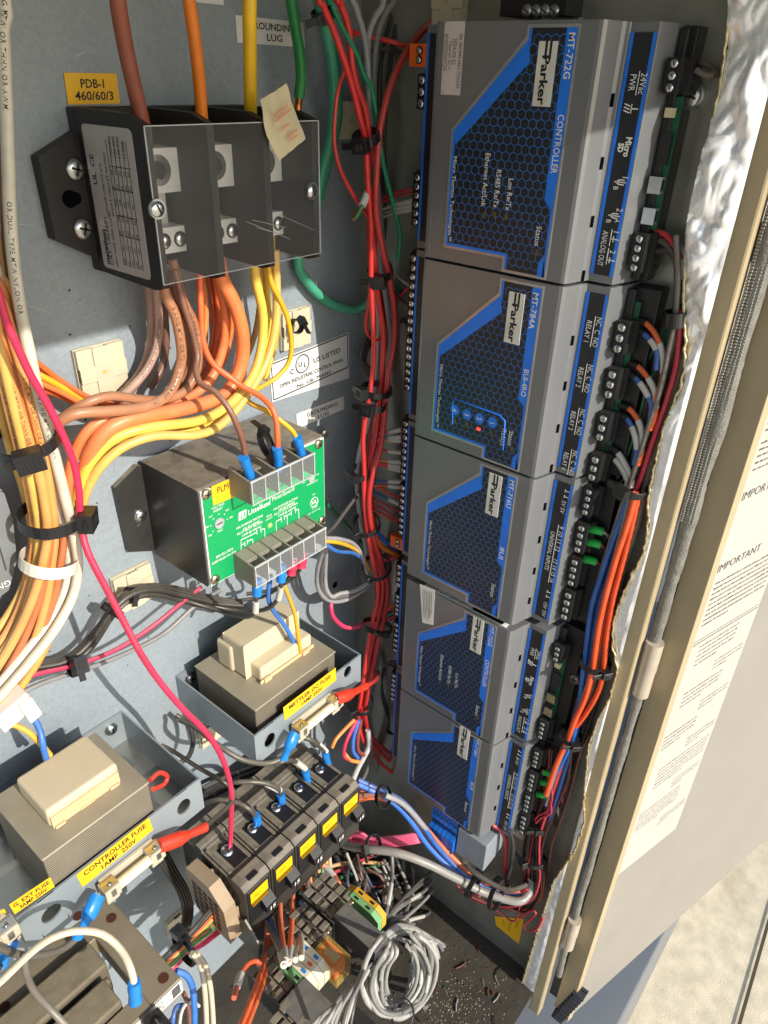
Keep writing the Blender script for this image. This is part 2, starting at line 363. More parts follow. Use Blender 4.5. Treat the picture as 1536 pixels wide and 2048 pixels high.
# the door, swung back about 165 degrees
ang = math.radians(15); DV = Vector((math.cos(ang), -math.sin(ang), 0)); DN = Vector((-math.sin(ang), -math.cos(ang), 0))
DC = Vector((1.132, -0.797, 0))
def Pd(px, py, off=0.0):
    r = ray(px, py); t = (DN.dot(DC + DN * off - CAMU)) / DN.dot(r); return CAMU + r * t
ZB = -2.24
door = MB(); A = DC.copy(); bk = DC - DN * .05
door.prism([Vector((q.x, q.y, 0.5)) for q in (A, A + DV * 0.020, A + DV * 0.020 - DN * .012, A - DN * .012 + DV * .003, bk + DV * .003, bk)], (0, 0, ZB - .5), tan)
door.build('door_edge', cab, bevel=.005, seg=3)
door = MB(); i0 = A + DV * .015 - DN * .004
door.prism([Vector((q.x, q.y, 0.5)) for q in (i0, i0 + DV * 2.2, i0 + DV * 2.2 - DN * .03, i0 - DN * .03)], (0, 0, ZB - .5), taupe)
dr = door.build('door_panel', cab, bevel=.004)
# skid under the cabinet, shaded by the door
p = MB(); p.box((-1.5, -.905, -2.9), (6, 1, -2.36), skid)
p.build('base_skid', cab, bevel=.006)
rub = M('black_rubber', '2b2c33', 0.6, 0, .1, 80)
p = MB(); c0 = Px(1118, 2030, 1.14); c1 = Px(1160, 1985, 1.14)
for i in range(9):
    c = c0.lerp(c1, i / 8); p.obox(c, (0, .016, 0), (.016, 0, 0), (0, 0, .0028), rub)
p.obox(c0.lerp(c1, .5) + Vector((.01, 0, 0)), (.004, 0, 0), (0, .016, 0), (c1 - c0) * .55, rub)
p.build('ribbed_rubber_seal', cab)

# instruction sheets on the door
paper = M('cream_paper', 'aca9a1', 0.7, 0, 0.03, 10, bump=0.03, bscale=200)
greyink = M('grey_print', '4a4846', 0.8)
DP = 0.0008 - .004
def dpt(s, z, e=0.0): return DC + DV * s + DN * (DP + e) + Vector((0, 0, z))
def sz(px, py): q = Pd(px, py, DP); return (q - DC).dot(DV), q.z
PX0 = .021; PX1 = sz(1352, 1655)[0]; PZ0 = sz(1290, 1706)[1]; PZm = sz(1450, 1248)[1]; PZt = 0.05
for zt, zb, nm, lb, dz in ((PZt, PZm, 'upper', 'white instruction sheet headed IMPORTANT stuck on the open door, upper one', 0.0), (PZm - .002, PZ0, 'lower', 'white instruction sheet with a ruled top edge on the open door, lower one', 0.0)):
    q = MB(); q.prism([dpt(PX0, zt), dpt(PX1, zt), dpt(PX1, zb), dpt(PX0, zb)], DN * .0006, paper)
    random.seed(5 if nm == 'upper' else 9)
    def para(z, n, x0, x1, lh=.0118, h=.0052):
        for i in range(n):
            x = x0; xe = x1 if i < n - 1 else x0 + (x1 - x0) * random.uniform(.3, .8); zz = z - i * lh
            while x < xe:
                wl = random.uniform(.004, .017); e = min(x + wl, xe); hh = h * random.uniform(.55, .8)
                # broken strokes standing for print too small to read
                xx = x
                while xx < e:
                    w = random.uniform(.0008, .0017); q.add([dpt(xx, zz, .0012), dpt(xx + w, zz, .0012), dpt(xx + w, zz + hh * random.uniform(.7, 1.25), .0012), dpt(xx, zz + hh, .0012)], [(0, 1, 2, 3)], greyink); xx += w + .0008
                x = e + .0032
        return z - n * lh
    xl, xr = PX0 + .012, PX1 - .012
    if nm == 'upper':
        z = -.12
        z = para(z, 6, xl, xr) - .014
        z = sz(1430, 905)[1] + .05
        z = para(z, 5, xl, xr); z = para(z - .01, 5, xl, xr)
        for zi, xx in ((sz(1435, 1145)[1], sz(1432, 1146)[0]), (sz(1480, 1003)[1], sz(1480, 1003)[0]), (-.10, xl + .09)):
            q.text('IMPORTANT', dpt(xx, zi), DV, (0, 0, 1), .0165, greyink, eps=.0012, bold=-.005)
        z = sz(1430, 1160)[1] - .012
        z = para(z, 9, xl, xr)
    else:
        z = zt - .022
        q.add([dpt(PX0 + .004, zt - .005, .0012), dpt(PX1 - .004, zt - .005, .0012), dpt(PX1 - .004, zt - .0065, .0012), dpt(PX0 + .004, zt - .0065, .0012)], [(3, 2, 1, 0)], greyink)
        for k in range(5):
            z = para(z, random.choice((4, 5, 6)), xl + random.choice((0, .02)), xr - random.choice((0, .05, .09)), .0118, .0042) - .016
            z = para(z, 3, xl + .1, xl + .2, .011, .004) - .014
    o = q.build('instruction_sheet'); tag(o, lb, 'instruction sheet', 'sheets stuck on the open door')
# ================================================================== controllers on the side wall
cover_g = M('silver_grey_plastic', '77797c', 0.32, 0.25, 0.07, 14, bump=0.03, bscale=1500)
face_b = M('black_vinyl', '1e1f23', 0.36, 0, 0.1, 50)
hexblue = M('hex_blue_print', '2a66ac', 0.42)
silver = M('silver_edge', 'a9aba9', 0.3, 0.6)
stripb = M('dark_strip_vinyl', '222226', 0.4)
logo_w = M('white_logo_plate', 'd9d8d0', 0.5)
led_a = M('amber_led_off', '5a4a16', 0.3)
pcb = M('green_circuit_board', '0b4d33', 0.35, 0, .3, 200)
XF, YC = 1.0, -0.3845
DN_, LEFT = Vector((0, 0, -1)), Vector((0, -1, 0))           # text reads down, tops towards the camera side
def prof(sg):      # half outline from the face to the wall, as (x, distance from the middle)
    return [(1.0, .1225), (1.0012, .1275), (1.006, .131), (1.034, .1375), (1.040, .1405), (1.0475, .1415), (1.049, .1430), (1.049, .1805), (1.056, .1825), (1.106, .1945), (1.126, .1945)]
mods = [('controller_module', .064, -.2565), ('relay_module', -.2610, -.5775), ('input_module', -.5820, -.8985), ('controller_module', -.9140, -1.2300), ('input_module', -1.2345, -1.5490)]
mlabels = ['uppermost silver controller with black honeycomb face and small white serial sticker', 'silver relay module with four numbered blue dots and one red light', 'silver input module with honeycomb face below the relay module', 'silver controller module with a white sticker bent over its top edge', 'lowest silver input module above the blue terminal block']
polyn = None
def clip_hex(poly):
    pass
def inpoly(y, z, P):
    c = False; n = len(P)
    for i in range(n):
        a, b = P[i], P[(i + 1) % n]
        if (a[1] > z) != (b[1] > z) and y < (b[0] - a[0]) * (z - a[1]) / (b[1] - a[1]) + a[0]: c = not c
    return c
def F(y, z, e=0.0): return Vector((XF - e, y, z))
def term(mod, x, y, z0, z1, n, rows=1, green=False, side=1):
    """pluggable screw terminal: body, round screws facing out, wire entries"""
    b = MB(); dy = .020 * side
    b.box((x, y, z0), (1.112, y - dy, z1), blk)
    b.box((x + .016, y - dy, z0 - .001), (1.118, y - dy - .007 * side, z1 + .001), blk)
    for i in range(n):
        z = z1 + (z0 - z1) * (i + .5) / n; pit = abs(z1 - z0) / n; r = min(.0062, pit * .36)
        b.cyl((x - .0005, y - dy * .5, z), (-.0004, 0, 0), r * 1.25, ink, 16)
        b.screw((x - .001, y - dy * .5, z), (-1, 0, 0), r, brightsteel, ink, 1, random.uniform(-.9, .9))
        b.box((x + .022, y - dy - .0071 * side, z - r * .8), (x + .038, y - dy - .0075 * side, z + r * .8), ink)
        if i: b.box((x - .0004, y - .001, z + pit / 2 - .0005), (x + .001, y - dy, z + pit / 2 + .0005), ink)
    return b.build('terminal_block', mod, bevel=.0008, seg=1)
for mi, (nm, zt, zb) in enumerate(mods):
    H = zt - zb; mod = thing(nm, mlabels[mi], 'controller module', (WALL, YC, zb), 'controller modules in a column on the side wall')
    hp = prof(1); out = [(x, YC - d) for x, d in hp] + [(x, YC + d) for x, d in hp[::-1]]
    b = MB(); b.prism([(x, y, zt) for x, y in out], (0, 0, -H), cover_g)
    for k in range(4):                                                   # vent slots on the step beside the label strip
        z = zt - H * (.27 + .235 * k) if mi != 2 else zt - H * (.2 + .22 * k)
        b.obox((1.0369, YC - .1392, z), (.0026, -.0013, 0), (-.0003, -.0006, 0), (0, 0, .0078), hole)
        b.obox((1.0369, YC + .1392, z), (.0026, .0013, 0), (-.0003, .0006, 0), (0, 0, .0078), hole)
    for k in range(5): b.box((XF - .0004, YC + .118 - .0055 * k, zb + .004), (XF + .002, YC + .1165 - .0055 * k, zb + H * .25), cover_g)
    b.build('housing', mod, bevel=.0022, seg=2)
    # black honeycomb face
    NP = [(-.4105, .975), (-.480, .975), (-.480, .015), (-.4105, .015), (-.4105, .075), (-.2995, .075), (-.2995, (.579, .572, .588, .60, .64)[mi]), (-.4105, (.935, .903, .915, .92, .895)[mi])]
    Z = lambda t: zb + H * t
    PO = [(y, Z(t)) for y, t in NP]
    b = MB(); big = []
    cy, cz = -.39, sum(q[1] for q in PO) / 8
    ofs = [(.004, .004), (-.003, .004), (-.003, -.004), (.004, -.004), (.004, -.004), (.004, -.004), (.004, .002), (.004, .004)]
    big = [(y + ofs[i][0], z + ofs[i][1]) for i, (y, z) in enumerate(PO)]
    b.prism([F(y, z, -.001) for y, z in big], (-.0022, 0, 0), silver)
    b.build('face_frame', mod, bevel=.0008, seg=1)
    b = MB(); b.prism([F(y, z, .0002) for y, z in PO], (-.0012, 0, 0), face_b)
    e = .0017
    # blue borders
    def seg(a, c, w0, w1):
        a, c = Vector(a), Vector(c); t = (c - a).normalized(); nn = Vector((-t.y, t.x))
        qs = [a + nn * w0, c + nn * w0, c + nn * w1, a + nn * w1]
        b.add([F(q.x, q.y, e) for q in qs], [(0, 1, 2, 3)] if (w1 - w0) > 0 else [(3, 2, 1, 0)], blu)
    P6, P7, P5, P4, P3, P2, P1, P0 = PO[6], PO[7], PO[5], PO[4], PO[3], PO[2], PO[1], PO[0]
    bw = .0042
    b.poly([F(*P6, e), F(*P7, e), F(P7[0] - .006, P7[1] - .0250, e), F(P6[0] - .006, P6[1] - .0175, e)], blu)                # the broad slanting band
    b.poly([F(*P7, e), F(*P0, e), F(P0[0] - bw, P0[1], e), F(P7[0] - bw, P7[1] - .012, e)], blu)
    b.poly([F(*P5, e), F(*P6, e), F(P6[0] - bw, P6[1] - .012, e), F(P5[0] - bw, P5[1] + bw, e)], blu)
    b.poly([F(*P4, e), F(*P5, e), F(P5[0] - bw, P5[1] + bw, e), F(P4[0] - bw, P4[1] + bw, e)], blu)
    b.poly([F(*P3, e), F(*P4, e), F(P4[0] - bw, P4[1] + bw, e), F(P3[0] - bw, P3[1], e)], blu)
    zs = {0: .34, 1: .41, 2: .41, 3: .36, 4: .36}[mi]
    b.poly([F(-.480, Z(.975), e), F(-.480, Z(zs - .035), e), F(-.4755, Z(zs - .035), e), F(-.4645, Z(zs), e), F(-.4645, Z(.975), e)][::-1], blu)
    b.poly([F(-.480, Z(zs - .035), e), F(-.480, Z(.012), e), F(-.4765, Z(.012), e), F(-.4765, Z(zs - .035), e)][::-1], blu)
    b.poly([F(-.480, Z(.012), e), F(-.468, Z(.012), e), F(-.468, Z(.075), e), F(-.4765, Z(.11), e)][::1], blu)
    # honeycomb lines
    hs = .0072; hw = .00062; dzs = hs * 1.5; dys = hs * math.sqrt(3)
    nrow = int(H / dzs) + 2
    vs = []; fs = []
    lim = [(y - .004 if y > -.44 else y + .002, z) for y, z in PO]
    for r_ in range(nrow):
        for c_ in range(20):
            y = -.30 - dys * (c_ + .5 * (r_ % 2)); z = zt - dzs * r_
            for k in (0, 1, 2):
                a0 = math.radians(90 + 60 * k); a1 = math.radians(150 + 60 * k)
                A_ = (y + hs * math.cos(a0), z + hs * math.sin(a0)); B_ = (y + hs * math.cos(a1), z + hs * math.sin(a1))
                if not (inpoly(A_[0], A_[1], lim) and inpoly(B_[0], B_[1], lim)): continue
                tx, tz = B_[0] - A_[0], B_[1] - A_[1]; l = math.hypot(tx, tz); ny, nz_ = -tz / l * hw, tx / l * hw; i0 = len(vs)
                vs += [F(A_[0] + ny, A_[1] + nz_, .00155), F(B_[0] + ny, B_[1] + nz_, .00155), F(B_[0] - ny, B_[1] - nz_, .00155), F(A_[0] - ny, A_[1] - nz_, .00155)]
                fs.append((i0, i0 + 1, i0 + 2, i0 + 3))
    b.add(vs, fs, hexblue)
    def T(st, p0, p1=None, h=.0075, mat=white, bold=0.0, x=XF - .0017, w=None):
        a = Px(p0[0], p0[1], x); width = None if p1 is None else abs(a.z - Px(p1[0], p1[1], x).z)
        b.text(st, a, DN_, LEFT, h, mat, width, bold, eps=.0004)
    logo = [[(1079.3, 82.2), (1117, 82.2), (1100.8, 213.6), (1064.4, 212)], [(1018.5, 586.6), (1049.7, 589), (1039.8, 687), (1008.6, 683)], [(979, 951), (1005, 954), (996, 1029), (970.5, 1025)], [(946.4, 1241), (968, 1243), (962, 1305), (939.6, 1298)], [(919, 1460), (941, 1463.6), (933.6, 1514.6), (914.5, 1508)]][mi]
    L4 = [Px(x, y, XF - .0016) for x, y in logo]; y0 = (L4[0].y + L4[3].y) / 2; y1 = (L4[1].y + L4[2].y) / 2; lz0 = max(q.z for q in L4); lz1 = min(q.z for q in L4)
    if mi == 0:
        T('MT-722G', (1139, 64), (1128, 158), .0095, white, .01); T('CONTROLLER', (1117, 228), (1096, 346), .0095, white, .006)
        T('Micro Thermo Technologies™', (908, 312), (898, 482), .0062); T('Ethernet Act/Lnk', (972, 305), (966, 413), .0085); T('RS485 Rx/Tx', (994, 338), (986, 415), .0085)
        T('Lon Rx/Tx', (1018, 356), (1010, 420), .0085); T('Status', (1074, 451), (1070, 491), .0085)
        leds = [(968, 430), (989, 430), (1011, 434), (1073, 505)]
    elif mi == 1:
        T('MT-784A', (1067, 584), (1058, 657), .0095, white, .01); T('BUI-4RO', (1049, 737), (1043, 792), .009, white, .006)
        T('Micro Thermo Technologies™', (881, 728), (874, 853), .0062); T('Status', (1019, 860), (1016, 890), .0085); T('Relays', (1005, 856), (1001, 890), .0085)
        leds = [(1023, 898), (983, 866), (934, 850), (909, 842)]
        for dg, (x, y) in zip('1234', ((985, 845), (959, 837), (934, 829), (910, 820))):
            c = Px(x, y, XF - .0017); b.cyl(c, (-.0003, 0, 0), .0095, blu, 22); b.text(dg, c + Vector((-.0004, 0, 0)), DN_, LEFT, .009, white, center=True, vc=True, eps=.0003)
        q = [Px(x, y, XF - .0019) for x, y in ((905, 849), (905, 808), (910, 798), (1000, 831), (1010, 842), (1006, 900))]
        b.tube(q, .0013, blu, 5, flat=1)
        c = Px(957, 858, XF - .0018); rl = M('red_led_lit', 'ff3020', .4); rl.node_tree.nodes['Principled BSDF'].inputs['Emission Color'].default_value = (1, .05, .03, 1); rl.node_tree.nodes['Principled BSDF'].inputs['Emission Strength'].default_value = 1.5
        b.box(c + Vector((0, .0035, .0025)), c + Vector((-.0006, -.0035, -.0025)), rl)
    elif mi == 2:
        T('MT-716U', (1020, 958), (1012, 1014), .0095, white, .01); T('8UI', (1001, 1093), (998, 1116), .009, white, .006); T('Micro Thermo Technologies™', (860, 1040), (855, 1138), .0062); T('Status', (984, 1166), (981, 1192), .0085)
        leds = [(986, 1200)]
    elif mi == 3:
        T('MT-722G', (981, 1252), (976, 1290), .009, white, .01); T('CONTROLLER', (972, 1318), (966, 1372), .009, white, .006); T('Micro Thermo Technologies™', (842, 1290), (838, 1370), .0062)
        T('Ethernet Act/Lnk', (882, 1308), (879, 1360), .0078); T('RS485 Rx/Tx', (898, 1330), (895, 1366), .0078); T('Lon Rx/Tx', (912, 1345), (910, 1375), .0078); T('Status', (953, 1409), (951, 1430), .0078)
        leds = [(954, 1436), (880, 1366), (896, 1371)]
    else:
        T('MT-716U', (953, 1474), (948, 1510), .009, white, .01); T('8UI', (942, 1562), (940, 1577), .009, white, .006); T('Micro Thermo Technologies™', (829, 1490), (826, 1560), .0062); T('Status', (931, 1602), (929, 1622), .0078)
        leds = [(932, 1628)]
    for x, y in leds:
        c = Px(x, y, XF - .0016); b.box(c + Vector((0, .0022, .0045)), c + Vector((-.0006, -.0022, -.0045)), led_a)
    b.build('honeycomb_face', mod)
    b = MB(); b.box((XF - .0016, y0, lz0), (XF - .0026, y1, lz1), logo_w); lw = lz0 - lz1; lh = y0 - y1
    xx = XF - .0026
    # the mark: two bars running into the P, then the name
    for q in (.36, .60): b.box((xx, y0 - lh * q, lz0), (xx - .0003, y0 - lh * (q + .12), lz0 - lw * .27), ink)
    b.text('Parker', (xx, y0 - lh * .28, lz0 - lw * .20), DN_, LEFT, lh * .42, ink, lw * .78, .03, eps=.0004)
    b.build('logo_plate', mod)
    # label strips, camera side and panel side
    def TS(b, st, f0, f1, row, h=.0095, bold=0.0, sgn=1):
        yy = YC - .1475 - .033 * row; b.text(st, (1.0478, yy, Z(f0)), DN_, LEFT, h, white, abs(f1 - f0) * H, bold, eps=.0004)
    def LN(b, f0, f1, row): yy = YC - .1475 - .033 * row; b.box((1.0478, yy, Z(f0)), (1.0473, yy - .0009, Z(f1)), white)
    for sgn in (1, -1):
        b = MB(); ya, yb = YC - sgn * .1445, YC - sgn * .179
        b.box((1.0488, ya, Z(.965)), (1.0480, yb, Z(.035)), stripb)
        b.box((1.0482, ya, Z(.965)), (1.0475, ya - sgn * .0045, Z(.035)), blu); b.box((1.0482, yb, Z(.965)), (1.0475, yb + sgn * .0045, Z(.035)), blu)
        if sgn == 1:
            if mi in (0, 3):
                TS(b, '24Vac', .83, .755, .63, .0085); TS(b, 'PWR', .825, .765, .20, .0085); LN(b, .835, .75, .53)
                for q in (0, .012, .024): b.obox((1.0476, YC - .1475 - .033 * .28, Z(.715 - q)), (0, .0042, .0014), (0, -.0002, .0006), (.0003, 0, 0), white)
                b.box((1.0478, YC - .1475 - .033 * .45, Z(.72)), (1.0473, YC - .1475 - .033 * .48, Z(.685)), white); b.box((1.0478, YC - .1475 - .033 * .47, Z(.705)), (1.0473, YC - .1475 - .033 * .75, Z(.70)), white)
                TS(b, 'Micro', .60, .525, .48, .0085, .03); TS(b, 'SD', .575, .54, .2, .0075, .04)
                TS(b, '1', .455, .445, .62, .009); TS(b, 'ψ', .44, .415, .42, .013, .02); TS(b, 'B', .41, .395, .30, .007)
                TS(b, '2', .325, .31, .62, .009); TS(b, 'ψ', .305, .28, .42, .013, .02); TS(b, 'A', .28, .265, .62, .007); TS(b, 'B', .275, .26, .24, .007)
                TS(b, '1', .235, .225, .66, .0085); TS(b, '2', .15, .135, .66, .0085); LN(b, .235, .165, .56); LN(b, .155, .085, .56); TS(b, 'ANALOG OUT', .225, .075, .18, .0085)
                for q in (.195, .105):
                    b.box((1.0478, YC - .1475 - .033 * .68, Z(q + .012)), (1.0473, YC - .1475 - .033 * .72, Z(q - .012)), white); b.box((1.0478, YC - .1475 - .033 * .6, Z(q + .002)), (1.0473, YC - .1475 - .033 * .95, Z(q - .002)), white)
            elif mi == 1:
                for k in range(4):
                    f = .86 - .235 * k; TS(b, 'NC  C  NO', f, f - .145, .62, .0085); LN(b, f, f - .15, .52); TS(b, 'RELAY %d' % (k + 1), f - .025, f - .13, .16, .0085)
            else:
                TS(b, '↓ ↓ 5V 5V', .93, .78, .5, .008) if False else TS(b, '5V 5V', .86, .78, .5, .008)
                for q in (.92, .885, .235, .2):
                    b.box((1.0478, YC - .1475 - .033 * .56, Z(q + .009)), (1.0473, YC - .1475 - .033 * .6, Z(q - .009)), white); b.box((1.0478, YC - .1475 - .033 * .56, Z(q + .002)), (1.0473, YC - .1475 - .033 * .8, Z(q - .002)), white)
                TS(b, '9 10 11 12', .70, .53, .62, .0085); TS(b, '13 14 15 16', .48, .31, .62, .0085); LN(b, .70, .30, .54); TS(b, 'UNIVERSAL INPUTS', .645, .38, .18, .0085); TS(b, '15V 15V', .16, .05, .5, .008)
        else:
            for q in range(14): b.text(random.choice('12CABV+-'), (1.0478, YC + .153, Z(.92 - .065 * q)), DN_, LEFT, .006, white, eps=.0004)
        b.build('label_strip', mod)
    # base and terminals on the camera side
    b = MB(); b.box((1.098, YC - .19, zt - .002), (1.1295, YC - (.212 if mi == 0 else .238), zb + .002), blk); b.box((1.085, YC - .193, zt - .004), (1.10, YC - .205, zb + .004), blk)
    b.build('base', mod, bevel=.002); b = MB(); b.box((1.098, YC + .19, zt - .002), (1.1295, YC + .215, zb + .002), blk); b.build('base', mod, bevel=.002)
    yr = YC - .192; TX = 1.066
    if mi in (0, 3):
        term(mod, TX, yr, Z(.76), Z(.885), 3); term(mod, TX, yr, Z(.06), Z(.225), 4)
        b = MB(); b.box((1.088, yr - .001, Z(.75)), (1.092, yr - .022, Z(.235)), pcb); b.build('circuit_board', mod)
        for f in (.42, .295):
            b = MB(); b.box((1.0745, yr - .003, Z(f + .034)), (1.087, yr - .021, Z(f - .034)), brightsteel); b.box((1.077, yr - .0211, Z(f + .022)), (1.084, yr - .0215, Z(f - .022)), ink); b.build('usb_socket', mod, bevel=.0015)
        b = MB(); b.box((1.079, yr - .004, Z(.71)), (1.0875, yr - .016, Z(.675)), M('cream_plastic', 'c9bf9c', .5)); b.box((1.083, yr - .004, Z(.62)), (1.0875, yr - .019, Z(.50)), blk); b.build('board_component', mod)
    elif mi == 1:
        for k in range(4):
            f = .845 - .235 * k; term(mod, TX, yr, Z(f - .155), Z(f), 3)
        b = MB(); b.box((1.09, yr - .001, Z(.93)), (1.094, yr - .022, Z(.03)), pcb); b.build('circuit_board', mod)
    else:
        for f0, f1 in ((.955, .785), (.725, .535), (.495, .30), (.26, .045)): term(mod, TX, yr, Z(f1), Z(f0), 4)
    # terminals on the panel side
    yl = YC + .182
    tl = {0: [(.80, .65, 3), (.36, .1, 6)], 1: [(.97, .52, 9), (.5, .16, 7)], 2: [(.98, .55, 9), (.52, .12, 8)], 3: [(.93, .72, 4), (.66, .46, 5), (.4, .1, 6)], 4: [(.9, .6, 6)]}[mi]
    for f0, f1, n in tl: term(mod, 1.058, yl, Z(f1), Z(f0), n, side=-1)
    if mi in (0, 2):
        f0, f1 = ((.925, .83) if mi == 0 else (.10, .01)); og = M('orange_plastic', 'e8641c', .45)
        b = MB(); b.box((1.052, yl, Z(f0)), (1.112, yl + .034, Z(f1)), og)
        for f in (.3, .7):
            z = Z(f1 + (f0 - f1) * f); b.cyl((1.0515, yl + .014, z), (-.0005, 0, 0), .0062, ink, 16); b.screw((1.051, yl + .014, z), (-1, 0, 0), .0045, steel, ink, 1)
        b.build('orange_plug', mod, bevel=.002)
    if mi == 0:
        q = [Px(x, y, XF - .0004) for x, y in ((890, 43), (930, 43), (923, 191), (885, 191))]
        b = MB(); b.box((XF + .0001, q[0].y, q[0].z), (XF - .0006, q[1].y, q[2].z), M('pale_sticker', 'c9bfbc', .55)); w_ = q[0].y - q[1].y
        for st, f, h, z0_, z1_ in (('0D0D2F534DC54', .05, .0062, .16, .66), ('Neuron ID =', .30, .005, .26, .64), ('2024-02-22', .50, .0062, .22, .58), ('SN: SN1845-N61-722G-03', .80, .0055, .16, .9)):
            zz = q[0].z; l_ = q[0].z - q[2].z; b.text(st, (XF - .0006, q[0].y - w_ * f, zz - l_ * z0_), DN_, LEFT, h, greyink, l_ * (z1_ - z0_), eps=.0004)
        b.build('serial_sticker', mod)
        # captions A B beside the orange plug side are on the strip
    if mi == 3:
        b = MB(); stk = M('white_sticker', 'e2e0dc', .5)
        q = [Px(x, y, XF - .0012) for x, y in ((840, 1168), (870, 1180), (866, 1250), (845, 1245))]
        b.prism(q, (-.0006, 0, 0), stk)
        for k in range(6):
            f = .2 + .12 * k; A_ = q[0].lerp(q[1], f); B_ = q[3].lerp(q[2], f); a_, c_ = A_.lerp(B_, .1), A_.lerp(B_, random.uniform(.6, .9)); b.obox(a_.lerp(c_, .5) + Vector((-.0008, 0, 0)), (c_ - a_) / 2, (0, .0004, 0), (.0002, 0, 0), greyink)
        b.build('white_sticker', mod)
        b = MB(); b.box((XF + .004, YC + .085, zt + .0002), (XF + .022, YC - .115, zt + .0012), stk)
        b.box((XF + .006, YC - .035, zt + .0012), (XF + .020, YC - .105, zt + .0018), ink)
        for k in range(16): b.box((XF + .007 + .003 * (k % 4), YC + .07 - .006 * k, zt + .0012), (XF + .0085 + .003 * (k % 4), YC + .066 - .006 * k, zt + .0017), greyink)
        b.build('rating_label', mod)
# DIN rail behind the modules
b = MB(); b.box((1.1285, YC + .03, .13), (1.1299, YC - .03, -1.66), steel); b.box((1.121, YC + .03, .13), (1.1285, YC + .024, -1.66), steel); b.box((1.121, YC - .024, .13), (1.1285, YC - .03, -1.66), steel)
tag(b.build('din_rail'), 'zinc mounting rail that carries the controller column on the side wall', 'mounting rail')
# ================================================================== devices on the back panel
U, V_ = Vector((1, 0, 0)), Vector((0, 0, 1))          # lettering on faces towards the viewer
yel = M('yellow_label_stock', 'eab41c', 0.5, 0, .03, 20)
wst = M('white_label_stock', 'd5d6d4', 0.5, 0, .03, 20)
cream = M('ivory_nylon', 'c6bea4', 0.5, 0, .07, 30, stain=.25, dcol='9a8a62', sss=.1)
clearm = M('clear_cover', '9a9a9a', 0.2, 0, .05, 30, alpha=.08, spec=.7)
rimm = M('cover_rim', 'c0c4c6', .3, alpha=.75)
bodyd = M('potted_black_case', '202123', 0.4, 0, .2, 30, bump=.05, bscale=400, dust=.75, dcol='968d7c')
alu = M('aluminium_lug', 'e6e6e3', 0.42, 0.1, .12, 90)
def sticker(name, label, corners, lines, stock, cat='label', y=-.0012, th=.0006, border=False, txt=ink, extra=None):
    """flat label on the back panel or a front face: four corners by sight line, lines = (text, x fraction, y fraction, height, width or None)"""
    q = [Py(px, py, y) for px, py in corners]
    b = MB(); b.prism(q, (0, -th, 0), stock); q = [v + Vector((0, -th, 0)) for v in q]
    u = (q[1] - q[0]); v = (q[0] - q[3]); W_, H_ = u.length, v.length
    for st, fx, fy, h, w in lines: b.text(st, q[3] + u * fx + v * fy, u, v, h * H_, txt, None if w is None else w * W_, .018, eps=.0004)
    if extra: extra(b, q, u, v)
    o = b.build(name, bevel=0); tag(o, label, cat); return o
# ---- power distribution block
pdb = thing('power_distribution_block', 'black three pole power block with clear cover and white rating label on its left side', 'power block', (.7, 0, -.25))
b = MB()
b.box((.556, -.0005, -.048), (.85, -.022, -.252), blk)
for i, x in enumerate((.562, .655, .748, .842)):
    lo = -.016 if i else 0
    b.prism([(x - .006, -.022, -.048), (x - .006, -.135, -.050), (x - .006, -.1665, -.060), (x - .006, -.1665, -.250), (x - .006, -.150, -.254), (x - .006, -.022, -.250)], (.011, 0, 0), blk)
b.build('body', pdb, bevel=.003)
for sx in (1,):
    fp = [Py(x, y, -.021) for x, y in ((77, 314), (157, 262), (185, 262), (210, 515), (192, 515), (112, 480))]; fp[2].x = fp[3].x = .558
    b = MB(); b.prism(fp, (0, .0205, 0), blk)
    c = Py(140, 398, -.0212); b.cyl(c, (0, -.0006, 0), .011, hole, 22); b.cyl(c + Vector((.008, 0, .0)), (0, -.0005, 0), .008, hole, 18)
    b.build('mounting_flange', pdb, bevel=.006, seg=3)
    for px, py in ((149, 338), (164, 457)):
        b = MB(); b.screw(Py(px, py, -.0215), (0, -1, 0), .0135, steel, ink, 2, .5); b.build('mounting_screw', pdb)
b = MB(); b.box((.85, -.001, -.10), (.905, -.02, -.235), blk); b.build('mounting_flange', pdb, bevel=.004)
b = MB(); stk = M('silver_rating_label', 'b3aead', .4, .2, .03)
lab = [Px(x, y, .5555) for x, y in ((170, 246), (269, 258), (309, 562), (215, 530))]
la, lc = lab[0], lab[2]; y0, y1 = -.034, -.1435; zt, zb = -.0655, -.2425
rr = .007; pp = []
for cx, cz, a0 in ((y0 - rr, zt - rr, 0), (y1 + rr, zt - rr, 90), (y1 + rr, zb + rr, 180), (y0 - rr, zb + rr, 270)):
    for k in range(5): t = math.radians(a0 + 22.5 * k); pp.append(Vector((.5558, cx + rr * math.cos(t), cz + rr * math.sin(t))))
b.prism(pp, (-.0008, 0, 0), stk); XX = .5549
UP, BK = Vector((0, 0, 1)), Vector((0, 1, 0))
def lt(st, fy, fz, h, w=None, bold=0.0): b.text(st, (XX, y0 + (y1 - y0) * fy, zb + (zt - zb) * fz), UP, BK, h, ink, w, bold, eps=.0003)
lt('marathon', .16, .03, .009, .046, .03); lt('CAT. 1423601', .24, .03, .0075); lt('600V MAX 335A CU/AL', .34, .03, .005); lt('TORQUE: LINE 275 in-lb', .30, .38, .0045); lt('UL', .16, .60, .009, None, .02); lt('CE', .16, .72, .009, None, .01)
lt('SHORT CIRCUIT RATING', .42, .40, .0048); lt('100,000', .58, .80, .0055); lt('100,000', .66, .80, .0055); lt('100,000', .74, .80, .0055); lt('10,000', .84, .80, .0055)
for r_ in range(5):
    for c_ in range(7): lt(random.choice(('100', '200', '90', '60', '30', '175', 'LPJ', '350')), .52 + .085 * r_, .06 + .105 * c_, .0042)
